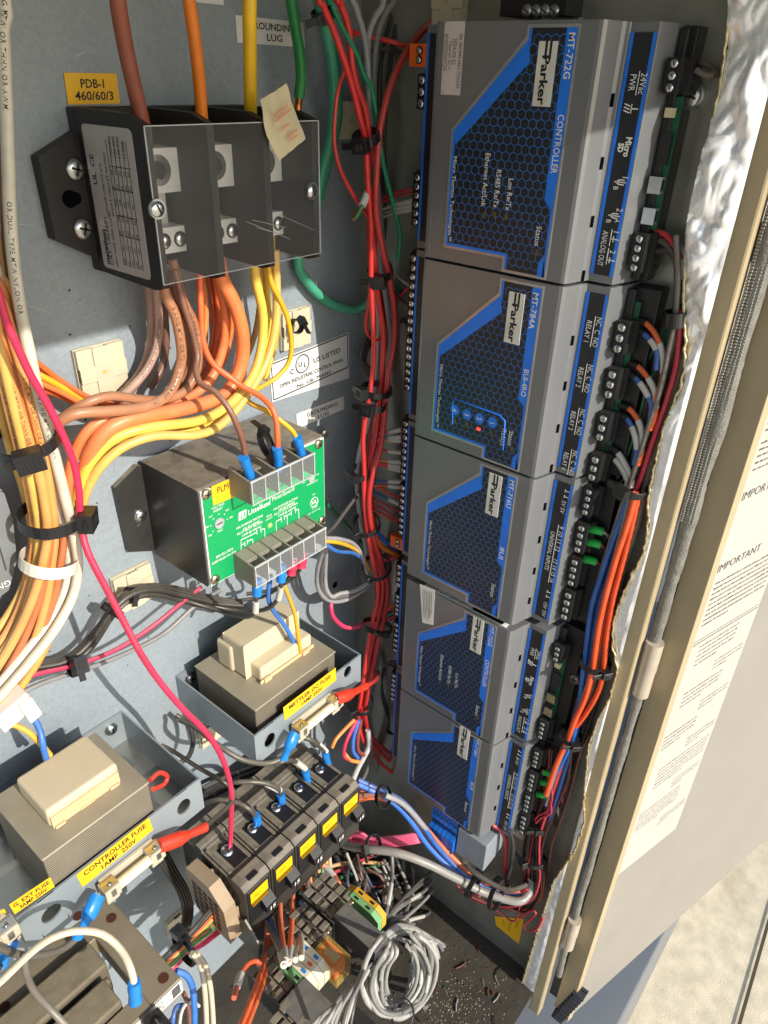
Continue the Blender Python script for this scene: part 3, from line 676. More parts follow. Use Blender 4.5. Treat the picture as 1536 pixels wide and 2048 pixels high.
for f in (.47, .53, .62, .70, .79, .87): b.box((XX, y0 + (y1 - y0) * f, zb + .01), (XX - .0003, y0 + (y1 - y0) * f - .0006, zt - .015), ink)
for f in (.28, .42, .60, .75): b.box((XX, y0 + (y1 - y0) * .48, zb + (zt - zb) * f), (XX - .0003, y1 + .012, zb + (zt - zb) * f - .0008), ink)
b.build('rating_label', pdb)
b = MB(); b.box((.556, -.1668, -.0605), (.848, -.1688, -.2445), clearm)
scr = M('scratch_marks', 'cfd2d4', .5, alpha=.6)
for (xa, ya, xb, yb) in ((492, 443, 580, 478), (505, 440, 570, 455), (560, 430, 628, 460), (512, 455, 560, 468)):
    A_, B_ = Py(xa, ya, -.1690), Py(xb, yb, -.1690); b.tube([A_, B_], .0005, scr, 4)
for p_, q_ in (((.556, -.0605), (.5578, -.2445)), ((.8462, -.0605), (.848, -.2445)), ((.556, -.0605), (.848, -.0619)), ((.556, -.2431), (.848, -.2445))): b.box((p_[0], -.1687, p_[1]), (q_[0], -.1695, q_[1]), rimm)
b.build('clear_cover', pdb, bevel=.0008, seg=1)
for px, py in ((313, 418), (622, 382)):
    b = MB(); b.cyl(Py(px, py, -.1689), (0, -.003, 0), .012, steel, 20); b.screw(Py(px, py, -.1719), (0, -1, 0), .0095, brightsteel, ink, 1, 1.2); b.build('cover_screw', pdb)
for i, x in enumerate((.620, .713, .806)):
    b = MB(); b.box((x - .026, -.022, -.092), (x + .030, -.100, -.146), alu); b.cyl((x - .004, -.1002, -.118), (0, -.002, 0), .019, brightsteel, 24); b.cyl((x - .004, -.1023, -.118), (0, -.0006, 0), .012, ink, 6)
    b.box((x - .018, -.022, -.146), (x + .022, -.072, -.190), alu); b.screw((x + .004, -.0722, -.170), (0, -1, 0), .0115, brightsteel, ink, 1, .4)
    b.box((x - .020, -.022, -.190), (x + .034, -.098, -.224), alu)
    for dx in (-.006, .020): b.cyl((x + dx, -.0982, -.207), (0, -.001, 0), .0105, ink, 16); b.screw((x + dx, -.0985, -.207), (0, -1, 0), .009, brightsteel, ink, 1, random.random())
    b.build('terminal_lug', pdb, bevel=.0025)
# crumpled tape scrap on the cover
tp = [Py(x, y, -.1725) for x, y in ((513, 199), (565, 166), (586, 220), (608, 277), (555, 321), (530, 272))]; ce = sum(tp, Vector()) / 6
b = MB(); tpm = M('yellowed_tape', 'cbbf9c', .5, 0, .12, 40, trans=.1, stain=.3, dcol='b7a878'); vs = []; n = 14
for i in range(n + 1):
    for k in range(n + 1):
        f, h = i / n, k / n; top = tp[0].lerp(tp[1], f); mid = tp[5].lerp(tp[2], f) if h < .5 else tp[5].lerp(tp[2], f); bot = tp[4].lerp(tp[3], f)
        q = top.lerp(mid, h * 2) if h < .5 else mid.lerp(bot, h * 2 - 1); q = q + Vector((0, -.003 - .005 * abs(noise.noise((f * 3, h * 3, 4))) - .012 * max(0, .35 - h), 0)); vs.append(q)
b.add(vs, [(i * (n + 1) + k, i * (n + 1) + k + 1, (i + 1) * (n + 1) + k + 1, (i + 1) * (n + 1) + k) for i in range(n) for k in range(n)], tpm, True)
om = M('faded_orange_print', 'd9825c', .6)
for f0, f1, h in ((.25, .75, .30), (.25, .8, .38), (.3, .6, .55), (.4, .75, .72), (.45, .7, .80)):
    A_ = tp[5].lerp(tp[2], f0).lerp(tp[4].lerp(tp[3], f0) if h > .5 else tp[0].lerp(tp[1], f0), abs(h - .5) * 2) + Vector((0, -.0115, 0)); B_ = tp[5].lerp(tp[2], f1).lerp(tp[4].lerp(tp[3], f1) if h > .5 else tp[0].lerp(tp[1], f1), abs(h - .5) * 2) + Vector((0, -.0115, 0)); b.obox(A_.lerp(B_, .5), (B_ - A_) / 2, (0, 0, .0011), (0, .0002, 0), om)
tag(b.build('tape_scrap'), 'crumpled yellowed tape scrap with faded orange print stuck on the clear cover', 'tape')
# ---- labels on the panel
sticker('panel_label', 'yellow label reading PDB-1 460/60/3 above the power block', [(127, 145), (232, 147), (240, 207), (136, 209)], [('PDB-1', .27, .53, .28, .46), ('460/60/3', .15, .14, .28, .74)], yel)
sticker('panel_label', 'white rounded label reading GROUNDING LUG, upper one behind the yellow cable', [(470, 30), (606, 45), (610, 95), (474, 85)], [('GROUNDING', .16, .57, .26, .70), ('LUG', .42, .16, .26, .24)], wst)
sticker('panel_label', 'white rounded label reading GROUNDING LUG, lower one above the green faced relay box', [(592, 828), (687, 792), (688, 818), (594, 857)], [('GROUNDING', .20, .52, .27, .66), ('LUG', .42, .12, .27, .24)], wst)
def ulx(b, q, u, v):
    n = Vector((0, -.0004, 0)); W_, H_ = u.length, v.length
    for a, c in (((.02, .04), (.98, .04)), ((.02, .96), (.98, .96)), ((.02, .04), (.02, .96)), ((.98, .04), (.98, .96))):
        A_, B_ = q[3] + u * a[0] + v * a[1] + n, q[3] + u * c[0] + v * c[1] + n; b.tube([A_, B_], .0011, ink, 4)
    c = q[3] + u * .385 + v * .66 + n; b.tube([c + (u.normalized() * math.cos(t) + v.normalized() * math.sin(t)) * .018 for t in [2 * math.pi * k / 28 for k in range(29)]], .0012, ink, 4)
sticker('listing_label', 'white bordered listing label reading OPEN INDUSTRIAL CONTROL PANEL', [(538, 727), (697, 664), (698, 756), (544, 804)],
        [('C', .23, .50, .13, None), ('U', .335, .60, .13, None), ('L', .40, .55, .13, None), ('US LISTED', .52, .55, .13, .36), ('OPEN INDUSTRIAL CONTROL PANEL', .10, .27, .10, .82), ('No. CB- 793043', .30, .08, .09, .44)], wst, extra=ulx)
sticker('panel_label', 'plain white label edge at the top beside the orange cable', [(385, -20), (445, -20), (447, 10), (388, 4)], [], wst)
# ---- cable tie mounts (four way adhesive pads)
def pad(px, py, size, label, y=0, xw=None, dirty=0):
    c = Py(px, py, -.0005) if xw is None else Px(px, py, xw - .0005)
    b = MB(); m = cream
    if xw is None: e1, e2, n = Vector((1, 0, 0)), Vector((0, 0, 1)), Vector((0, -1, 0))
    else: e1, e2, n = Vector((0, -1, 0)), Vector((0, 0, 1)), Vector((-1, 0, 0))
    s = size / 2
    b.obox(c + n * .003, e1 * s, e2 * s, n * .003, m)
    for sx in (-1, 1):
        for sz_ in (-1, 1): b.obox(c + n * .0095 + e1 * s * .62 * sx + e2 * s * .62 * sz_, e1 * s * .36, e2 * s * .36, n * .0035, m)
    b.obox(c + n * .0145, e1 * s * .35, e2 * s * .98, n * .0015, m); b.obox(c + n * .0145, e1 * s * .98, e2 * s * .30, n * .0014, m)
    b.obox(c + n * .0162, e1 * s * .09, e2 * s * .06, n * .0004, M('amber_stain', 'c9a24a', .6))
    tag(b.build('cable_tie_mount', bevel=.0015), label, 'cable tie mount', 'square ivory cable tie mounts')
pad(198, 738, .078, 'bare ivory tie mount on the panel between the orange bundle and the brown wires')
pad(585, 655, .072, 'ivory tie mount holding a black tie above the bordered listing label')
pad(262, 1172, .076, 'ivory tie mount under the black cables left of the relay box')
pad(416, 1462, .055, 'ivory tie mount at the left end of the right transformer bracket')
pad(352, 1840, .06, 'ivory tie mount behind the black wires at the bottom left')
pad(690, 240, .06, 'ivory tie mount in the shade behind the red wires at the top')
pad(905, 5, .06, 'ivory tie mount at the top edge left of the serial sticker', xw=WALL)
pad(1045, 1640, .10, 'white tie mount below the lowest module by the black plug', xw=WALL)
# ---- phase monitor
ms = thing('phase_monitor', 'black voltage monitor box with green front plate and two clear covered terminal rows', 'monitor relay', (.71, 0, -.745))
b = MB(); b.prism([(.575, -.006, -.562), (.575, -.160, -.562), (.575, -.160, -.7475), (.575, -.006, -.7475)], (.279, 0, 0), bodyd); b.build('case', ms, bevel=.006, seg=3)
b = MB(); fp = [Py(x, y, -.011) for x, y in ((229, 977), (274, 932), (330, 930), (340, 1098), (316, 1101), (257, 1104))]
for q in fp: q.y = -.011
b.prism(fp, (0, .0105, 0), bodyd); b.dome(Py(318, 1022, -.011), (0, -.014, 0), .02, bodyd, 18, 5); b.build('mounting_tab', ms, bevel=.003); b = MB(); b.prism([(.852, -.011, -.60), (.893, -.011, -.62), (.893, -.011, -.70), (.852, -.011, -.715)], (0, .0105, 0), bodyd)
b.build('mounting_tab', ms, bevel=.003)
b = MB(); b.cyl(Py(281, 1032, -.0112), (0, -.002, 0), .0135, steel, 20); b.screw(Py(281, 1032, -.0132), (0, -1, 0), .0105, steel, ink, 2, .3); b.cyl(Py(282, 1057, -.0112), (0, -.0015, 0), .0095, brightsteel, 18); b.build('mounting_screw', ms)
b = MB(); b.screw(Py(648, 868, -.02), (0, -1, 0), .0105, M('dull_screw', '77746c', .4, .8), ink, 2, .3); b.build('mounting_screw', ms)
grn = M('green_face_plate', '0f9455', 0.35, 0, .03, 12); GY = -.1665
b = MB(); b.box((.5775, -.160, -.5645), (.8515, -.1650, -.7450), white); b.box((.5795, -.1650, -.5665), (.8495, GY, -.7430), grn)
def G(st, p, h, w=None, bold=0.0, c=False): b.text(st, Py(p[0], p[1], GY - .0003), U, V_, h, white, w, bold, eps=.0003, center=c)
def GL(p, q_, w=.0008): A_, B_ = Py(p[0], p[1], GY - .0004), Py(q_[0], q_[1], GY - .0004); b.tube([A_, B_], w, white, 4)
G('VOLTAGE', (436, 1014), .0040, None, 0, True); G('ADJUST', (436, 1021), .0040, None, 0, True)
G('Littelfuse', (496, 1031), .0100, .050, .008); G('MotorSaver®', (544, 1003), .0085, .054, .0)
A_ = Py(477, 1042, GY - .0002); b.prism([A_, A_ + Vector((.016, 0, 0)), A_ + Vector((.018, 0, .015)), A_ + Vector((.002, 0, .015))], (0, -.0006, 0), white); b.text('Lf', A_ + Vector((.004, -.0008, .002)), U, V_, .010, grn, None, .02, eps=.0003)
GL((539, 1008), (540.5, 993), .0006)
for st, x, y in (('10A PURPOSE RATING', 499, 1046), ('10A @ 240VAC', 503, 1052), ('PILOT DUTY RATING', 500, 1058), ('1/2HP @ 240VAC', 503, 1064), ('10A PURPOSE RATING', 571, 1009), ('10A @ 240VAC', 573, 1014), ('PILOT DUTY RATING', 572, 1019.5), ('1/2HP @ 240VAC', 574, 1025)): G(st, (x, y), .0042, None, .006, True)
G('RUN', (538, 1033), .0040, None, 0, True); G('LIGHT', (538, 1039), .0040, None, 0, True); c = Py(540, 1051, GY); b.dome(c, (0, -.003, 0), .0058, M('run_light_lens', '9bc07a', .25, alpha=.9), 16, 4)
c = Py(438, 1046, GY); b.cyl(c, (0, -.002, 0), .0095, M('grey_dial', '9a9fa0', .4), 20); b.box(c + Vector((-.006, -.002, -.0008)), c + Vector((.006, -.0026, .0008)), ink)
for k, st in enumerate(('380', '400', '410', '440', '460', '480')):
    t = math.radians(215 - 43 * k); q = c + Vector((math.cos(t), 0, math.sin(t))) * .0165; b.cyl(q, (0, -.0006, 0), .001, white, 6); q = c + Vector((math.cos(t), 0, math.sin(t))) * .0245; b.text(st, q + Vector((0, -.0003, -.0015)), U, V_, .0034, white, None, 0, center=True, eps=.0003)
G('VAC', (440, 1063), .004, None, 0, True)
G('800-832-3873', (449, 1108), .0045, None, .006, True); G('ASSEMBLED IN USA', (448, 1117), .0042, None, .006, True)
for seq in (((482, 1108), (482, 1080), (513, 1065)), ((521, 1060), (529, 1057), (530, 1082)), ((482, 1090), (489, 1087)), ((494, 1083), (505, 1078), (507, 1096)), ((553, 1068), (552, 1043), (562, 1038)), ((568, 1034), (580, 1028), (582, 1026)), ((590, 1021), (597, 1018), (598, 1046)), ((574, 1032), (575, 1056))):
    for i in range(len(seq) - 1): GL(seq[i], seq[i + 1])
for x, y in ((513, 1064), (521, 1060), (489, 1088), (494, 1084), (562, 1039), (568, 1035), (582, 1026), (590, 1021)): GL((x, y - 4.5), (x + 1, y + 4.5), .0009)
c = Py(628, 1004, GY); b.tube([c + Vector((math.cos(t) * .0095, -.0004, math.sin(t) * .0095)) for t in [2 * math.pi * k / 20 for k in range(21)]], .0009, white, 4); b.text('UL', c + Vector((0, -.0003, -.003)), U, V_, .0075, white, None, .02, center=True, eps=.0003)
G('LISTED', (629, 1016), .0035, None, 0, True); G('IND. CONT. EQ.', (628, 1024), .0033, None, 0, True); G('784X', (627, 990), .0030, None, 0, True)
c = Py(622, 957, GY); b.cyl(c, (0, -.002, 0), .0075, M('grey_dial', '9a9fa0', .4), 18); G('UNBALANCE', (624, 967), .0034, None, 0, True); G('OFF', (607, 967), .003, None, 0, True); G('8%', (636, 950), .003, None, 0, True)
b.build('face_plate', ms)
for px, py in ((412, 988), (636, 888), (429.5, 1158), (642.5, 1040)):
    b = MB(); b.screw(Py(px, py, GY), (0, -1, 0), .0085, M('nickel_screw', 'b8aa92', .3, .9), ink, 2, random.random()); b.build('face_screw', ms)
q = [Py(x, y, GY - .0002) for x, y in ((422, 973), (465, 955), (467, 994), (426, 1011))]
b = MB(); b.prism(q, (0, -.0006, 0), yel); b.text('PLM', Py(434, 988, GY - .0009), U, V_, .0115, ink, .024, .0, eps=.0003); b.build('yellow_label', ms)
grayp = M('grey_barrier_plastic', '7b776d', .5, 0, .12, 60, dust=.35, dcol='9a917f')
for (x0, x1, z0, z1, n, up) in ((.634, .7715, -.589, -.5445, 5, True), (.6285, .7955, -.7475, -.7035, 6, False)):
    tb = MB(); yb, yf = GY, -.2185
    tb.box((x0, yb, z0), (x1, yb - .016, z1 - (.010 if up else .004)), grayp)
    w_ = (x1 - x0) / n
    for i in range(n + 1):
        x = x0 + w_ * i; wd = .0016
        tb.prism([(x - wd, yb, z0), (x - wd, yf, z0), (x - wd, yf, z1 - .004), (x - wd, yb - .01, z1 + .002), (x - wd, yb, z1 + .002)], (2 * wd, 0, 0), grayp)
    if not up:
        for i in range(n): tb.prism([(x0 + w_ * i + .002, yb - .001, z1 + .001), (x0 + w_ * i + .002, yb - .030, z1 - .003), (x0 + w_ * i + .002, yb - .030, z1 - .010), (x0 + w_ * i + .002, yb - .001, z1 - .010)], (w_ - .004, 0, 0), grayp)
    tbo = tb.build('terminal_row', ms, bevel=.0008, seg=1)
    cv = MB(); cv.box((x0 - .001, yf, z0), (x1 + .001, yf - .0022, z1 - .003), M('clear_terminal_cover', 'c8ccd0', 0.10, 0, .05, 30, alpha=.10, spec=.8))
    cv.box((x0 - .002, yf - .0004, z1 - .0048), (x1 + .002, yf - .0030, z1 - .002), rimm); cv.box((x0 - .002, yf - .0004, z0 - .001), (x1 + .002, yf - .003, z0 + .0008), rimm)
    for i in range(n + 1): cv.box((x0 + w_ * i - .0009, yf - .0023, z0), (x0 + w_ * i + .0009, yf - .0028, z1 - .003), rimm)
    cv.build('clear_cover', tbo)
    for i in range(n):
        s_ = MB(); s_.screw((x0 + w_ * (i + .5), yb - .017, (z0 + z1) / 2 - .006), (0, -1, 0), .0082, brightsteel, ink, 2, random.random()); s_.box((x0 + w_ * i + .003, yb - .0165, z0 + .004), (x0 + w_ * (i + 1) - .003, yb - .0185, z1 - .012), steel); s_.build('terminal_screw', tbo)
# ---- brackets
def plate_holes(mb, x0, x1, z0, z1, y0, y1, holes, mat):
    """sheet wall facing the viewer with oval openings"""
    xs = x0
    for cx, cz, rx, rz in sorted(holes):
        w_ = rx * 1.35; a, c = cx - w_, cx + w_
        if a > xs: mb.box((xs, y0, z0), (a, y1, z1), mat)
        N_ = 32; ring = []; outer = []
        for k in range(N_):
            t = 2 * math.pi * (k + .5) / N_; dx, dz = math.cos(t), math.sin(t); ring.append((cx + rx * dx, cz + rz * dz))
            s = min((w_ / abs(dx)) if abs(dx) > 1e-6 else 9, ((z1 - cz) / dz) if dz > 1e-6 else 9, ((cz - z0) / -dz) if dz < -1e-6 else 9); outer.append((cx + dx * s, cz + dz * s))
        vs = [(p[0], y, p[1]) for y in (y1, y0) for p in ring] + [(p[0], y, p[1]) for y in (y1, y0) for p in outer]; fs = []
        for k in range(N_):
            j = (k + 1) % N_; fs += [(k, j, 2 * N_ + j, 2 * N_ + k), (N_ + j, N_ + k, 3 * N_ + k, 3 * N_ + j), (j, k, N_ + k, N_ + j)]
        mb.add(vs, fs, mat); cs = [(a, z0), (c, z0), (c, z1), (a, z1)]
        # corners cut by the ring are closed with small boxes of sheet
        for k in range(4):
            X_, Z_ = cs[k]; near = sorted(outer, key=lambda p: math.hypot(p[0] - X_, p[1] - Z_))[:2]
            mb.prism([(X_, y1, Z_), (near[0][0], y1, near[0][1]), (near[1][0], y1, near[1][1])], (0, y0 - y1, 0), mat)
        xs = c
    mb.box((xs, y0, z0), (x1, y1, z1), mat)
brk = M('bracket_zinc_paint', '8e989e', 0.36, 0.25, .06, 25, stain=.25, dcol='7f8688')
galvin = M('bracket_inner_steel', '9a9a94', 0.25, 0.8, .1, 30, stain=.3, dcol='6a665c')
BZ0, BZ1, BY = -1.132, -1.0545, -.2387
def bracket(nm, x0, x1, label, holes, left, right):
    t = thing(nm, label, 'bracket', ((x0 + x1) / 2, 0, BZ0))
    b = MB(); plate_holes(b, x0, x1, BZ0, BZ1, BY + .0035, BY, holes, brk)
    b.box((x0, -.0005, BZ0), (x1, -.004, BZ1), brk); b.box((x0 + .001, -.004, BZ0), (x1 - .001, BY + .004, BZ0 + .003), galvin)
    if left: b.box((x0, -.0045, BZ0 + .0032), (x0 + .0032, BY + .004, BZ1), brk)
    if right: b.box((x1 - .0032, -.0045, BZ0 + .0032), (x1, BY + .004, BZ1), brk)
    b.build('channel', t, bevel=0)
    for sx in ((x0 + .03,) if left else ()) + ((x1 - .03,) if right else ()):
        s_ = MB(); s_.cyl((sx, -.0042, BZ1 - .024), (0, -.0025, 0), .013, steel, 20); s_.screw((sx, -.0068, BZ1 - .024), (0, -1, 0), .0105, steel, ink, 2, .6); s_.build('mounting_screw', t)
    return t
bl = bracket('transformer_bracket', .133, .458, 'grey steel bracket carrying the left transformer and the CONTROLLER FUSE label', [(.419, -1.091, .0135, .0165), (.177, -1.096, .0155, .0165)], False, True)
br = bracket('transformer_bracket', .581, .878, 'grey steel bracket holding the right transformer near the red wires', [(.617, -1.094, .0135, .0165), (.836, -1.074, .011, .0145)], True, True)
bb = bracket('transformer_bracket', -.2, .128, 'grey bracket end at the far lower left with a scrap of yellow label', [(.02, -1.09, .013, .016)], False, False)
def flabel(nm, label, corners, lines): return sticker(nm, label, corners, lines, yel, y=BY - .0004)
flabel('fuse_label', 'yellow label reading CONTROLLER FUSE 1AMP 250V on the left bracket', [(152, 1750), (297, 1635), (306, 1659), (165, 1774)], [('CONTROLLER FUSE', .07, .56, .30, .86), ('1AMP  250V', .26, .12, .30, .50)])
flabel('fuse_label', 'yellow label ending in EXT FUSE 250V at the lower left corner', [(18, 1809), (100, 1754), (109, 1773), (29, 1828)], [('G. EXT FUSE', .05, .55, .30, .88), ('3AMP 250V', .15, .12, .30, .68)])
flabel('fuse_label', 'faded yellow fuse label on the right transformer bracket', [(566, 1415), (671, 1335), (672, 1360), (569, 1441)], [('METTLER DC FUSE', .09, .56, .26, .80), ('1AMP 250V', .30, .14, .26, .42)])
flabel('fuse_label', 'small scrap of yellow label at the left picture edge below the EXT FUSE label', [(0, 1822), (8, 1817), (18, 1838), (5, 1846)], [])
# ---- transformers
lamm = M('laminated_core', '877f6f', 0.5, 0.35, .1, 60, dust=.0, stain=.3, dcol='7b6f58')
if True:
    nt = lamm.node_tree; N, L = nt.nodes, nt.links; tc = [n for n in N if n.type == 'TEX_COORD'][0]
    wv_ = N.new('ShaderNodeTexWave'); wv_.bands_direction = 'Z'; wv_.inputs['Scale'].default_value = 190; wv_.inputs['Distortion'].default_value = .6; L.new(tc.outputs['Object'], wv_.inputs['Vector'])
    bp = N.new('ShaderNodeBump'); bp.inputs['Strength'].default_value = .7; bp.inputs['Distance'].default_value = .0006; L.new(wv_.outputs[0], bp.inputs['Height']); L.new(bp.outputs[0], N['Principled BSDF'].inputs['Normal'])
    old = N['Principled BSDF'].inputs['Base Color'].links[0].from_socket; mm = N.new('ShaderNodeMix'); mm.data_type = 'RGBA'; mm.blend_type = 'MULTIPLY'; rr_ = N.new('ShaderNodeMapRange'); rr_.inputs[3].default_value = .35; rr_.inputs[4].default_value = 1.15; L.new(wv_.outputs[0], rr_.inputs[0]); mm.inputs[0].default_value = 1; L.new(old, mm.inputs[6]); L.new(rr_.outputs[0], mm.inputs[7]); L.new(mm.outputs[2], N['Principled BSDF'].inputs['Base Color'])
corep = M('dusty_core_plate', '978f7d', 0.55, 0.15, .1, 40, bump=.06, stain=.35, dcol='7d735c')
bob = M('ivory_bobbin', 'c8bc9f', 0.4, 0, .05, 25, sss=.25, stain=.25, dcol='b9a06c')
bobo = M('aged_bobbin_ledge', 'cbb088', 0.45, 0, .08, 40, sss=.12)
tl = thing('transformer', 'left transformer with laminated steel core and rounded ivory bobbin', 'transformer', (.28, -.15, -1.13))
b = MB(); b.box((.190, -.072, -.990), (.372, -.230, -.9925), corep); b.box((.1915, -.0735, -.9925), (.3705, -.2285, -1.128), lamm); b.build('laminated_core', tl, bevel=.0012, seg=1)
b = MB(); b.box((.2255, -.098, -.990), (.345, -.192, -.952), bob); b.build('bobbin', tl, bevel=.006, seg=3)
b = MB(); b.box((.228, -.190, -.990), (.342, -.1955, -.966), bobo)
for x in (.238, .330): b.box((x - .008, -.1955, -.9895), (x + .008, -.200, -.985), bobo)
b.box((.272, -.1955, -.9895), (.296, -.1975, -.987), bobo); b.build('bobbin_ledge', tl, bevel=.0015)
tr = thing('transformer', 'right transformer with stepped ivory bobbin in its steel bracket', 'transformer', (.71, -.13, -1.13))
b = MB(); b.box((.603, -.038, -1.0195), (.822, -.2195, -1.022), corep); b.box((.605, -.04, -1.022), (.820, -.2175, -1.128), lamm); b.build('laminated_core', tr, bevel=.0012, seg=1)
b = MB(); zt = -.935
b.prism([(.646, -.145, -1.0195), (.646, -.145, zt), (.792, -.145, zt), (.792, -.145, -1.0195)], (0, .060, 0), bob); b.box((.641, -.066, -1.0195), (.798, -.112, -.955), bob)
b.prism([(.655, -.155, -1.0195), (.655, -.155, -.955), (.735, -.155, zt), (.735, -.155, -1.0195)], (0, .019, 0), bob) if False else None
b.build('bobbin', tr, bevel=.007, seg=3)
b = MB(); b.box((.660, -.140, -1.0195), (.798, -.174, -.984), bob)
b.build('bobbin', tr, bevel=.005, seg=3)
b = MB(); 
for x in (.672, .775): b.box((x - .009, -.176, -1.019), (x + .009, -.1815, -1.008), bobo)
b.box((.655, -.1762, -1.019), (.800, -.1775, -1.010), bobo); b.build('bobbin_ledge', tr, bevel=.0012)
# ---- fuse holders
fh = M('grey_fuse_base', 'b5ac99', .45, 0, .08, 50, stain=.3, dcol='8a7d64'); cer = M('ceramic_fuse', 'e2d6b8', .3, 0, .04, 40)
def fuse_holder(p0, p1, label):
    A_, B_ = Py(p0[0], p0[1], BY - .016), Py(p1[0], p1[1], BY - .016); zc = (A_.z + B_.z) / 2; x0, x1 = A_.x, B_.x
    t = thing('fuse_holder', label, 'fuse holder', ((x0 + x1) / 2, BY, zc))
    b = MB(); b.box((x0 - .008, BY - .0005, zc - .011), (x1 + .008, BY - .008, zc + .013), fh)
    for x in (x0, x1): b.box((x - .013, BY - .008, zc - .012), (x + .013, BY - .033, zc + .013), fh); b.box((x - .010, BY - .012, zc - .030), (x + .012, BY - .024, zc - .012), fh)
    b.build('base', t, bevel=.0018)
    for x in (x0, x1):
        b = MB(); b.box((x - .004, BY - .0332, zc - .004), (x + .004, BY - .0345, zc + .010), steel); b.box((x - .0115, BY - .014, zc + .0132), (x + .0115, BY - .030, zc + .0150), steel); b.screw((x, BY - .022, zc + .015), (0, 0, 1), .004, steel, ink, 1); b.build('contact_clip', t)
    b = MB(); b.cyl((x0 + .010, BY - .024, zc - .001), (x1 - x0 - .02, 0, 0), .0085, cer, 18); b.build('fuse', t)
    return t
fuse_holder((216, 1772), (306, 1703), 'grey holder with ivory fuse tube below the CONTROLLER FUSE label')
fuse_holder((598, 1455), (667, 1403), 'grey holder with ivory fuse tube on the right transformer bracket')
fuse_holder((-60, 1890), (18, 1872), 'grey fuse holder end at the lower left picture edge')
# ---- circuit breakers
ylb = M('yellow_breaker_label', 'e6b414', .4, 0, .03)
for i in range(5):
    x0 = .4775 + .0668 * i; x1 = x0 + .0640; zt, zb, yf, yb = -1.352, -1.512, -.300, -.100
    t = thing('circuit_breaker', ['front breaker of the row, beside the beige latticed block', 'second breaker of the row counted from the beige latticed block', 'middle breaker of the row of five', 'fourth breaker counted from the beige latticed block', 'rearmost breaker of the row, nearest the red wires'][i], 'circuit breaker', ((x0 + x1) / 2, yb, zb), 'black circuit breakers in a row')
    b = MB(); c = (x0 + x1) / 2
    b.prism([(x0, yb, zt - .010), (x0, yb - .045, zt - .010), (x0, yb - .05, zt + .006), (x0, yb - .066, zt + .006), (x0, yb - .07, zt - .004), (x0, yf + .045, zt - .004), (x0, yf + .04, zt + .004), (x0, yf + .012, zt + .004), (x0, yf + .006, zt), (x0, yf, zt - .004), (x0, yf, zb), (x0, yb, zb)], (x1 - x0, 0, 0), blkd)
    b.box((x0 + .004, yb - .075, zt - .0038), (x0 + .012, yf + .05, zt + .004), blkd); b.box((x1 - .010, yb - .075, zt - .0038), (x1 - .004, yf + .05, zt + .0015), blkd)
    b.box((c - .012, yf + .008, zt + .0038), (c + .012, yf + .02, zt + .0062), ink)
    b.box((x0 + .004, yf, zt - .006), (x1 - .004, yf - .003, zt - .112), blk)
    b.build('case', t, bevel=.0016, seg=1)
    b = MB(); b.box((c - .010, yb - .088, zt - .0037), (c + .024, yb - .145, zt - .0030), ink); b.build('terminal_recess', t)
    b = MB(); sx, sy = c + .004, yb - .105; b.screw((sx, sy, zt - .003), (0, -.25, 1), .0125 if i == 0 else .0105, brightsteel, ink, 1, .5); b.build('terminal_screw', t)
    b = MB(); b.box((x0 + .010, yf - .0031, zt - .016), (x0 + .054, yf - .0040, zt - .046), ylb)
    b.text('CB-%d' % (i + 1), (x0 + .018, yf - .0041, zt - .034), U, V_, .006, M('faint_print', 'a8831a', .6), None, 0, eps=.0003); b.build('yellow_label', t)
    b = MB(); b.prism([(c + .000, yf - .003, zt - .050), (c + .000, yf - .022, zt - .066), (c + .000, yf - .024, zt - .084), (c + .000, yf - .003, zt - .088)], (.026, 0, 0), blk)
    b.text('15', (c + .013, yf - .0233, zt - .082), U, (0, -.1, 1), .0135, white, .017, .02, center=True, eps=.0006); b.build('toggle', t, bevel=.0015)
    b = MB(); b.box((x0 + .010, yf - .0031, zt - .048), (x0 + .050, yf - .010, zt - .0495), M('amber_lens', '8a6a14', .3)); b.build('lens_strip', t)
# beige latticed end block beside the breakers
bei = M('beige_bakelite', '9f8b72', .6, 0, .12, 60, bump=.1, stain=.45, dcol='6d5a42'); lat = M('dark_lattice_gap', '3a2e24', .8)
t = thing('end_block', 'beige latticed plastic block at the front end of the breaker row', 'end block', (.455, -.2, -1.52))
b = MB(); b.prism([(.442, -.16, -1.37), (.442, -.235, -1.362), (.442, -.275, -1.40), (.442, -.285, -1.50), (.442, -.19, -1.50), (.442, -.16, -1.45)], (.028, 0, 0), bei)
for k in range(6): b.box((.470, -.20 - .014 * k, -1.37 - .010 * k), (.4765, -.208 - .014 * k, -1.46 - .004 * k), bei)
b.build('body', t, bevel=.003)
b = MB()
for i in range(5):
    for k in range(6): b.box((.4419, -.178 - .017 * i, -1.395 - .016 * k), (.4412, -.190 - .017 * i, -1.405 - .016 * k), lat)
b.build('lattice', t)
# rail clip plate at the front of the breakers
t = tag(MB().prism([(.470, -.335, -1.475), (.470, -.30, -1.435), (.470, -.27, -1.47), (.470, -.27, -1.53), (.470, -.335, -1.53)], (.004, 0, 0), M('grey_clip_steel', '6a675f', .45, .5, .2, 200, dust=.3)).build('clip_plate'), 'grey steel clip plate left of the front breaker face', 'clip plate')
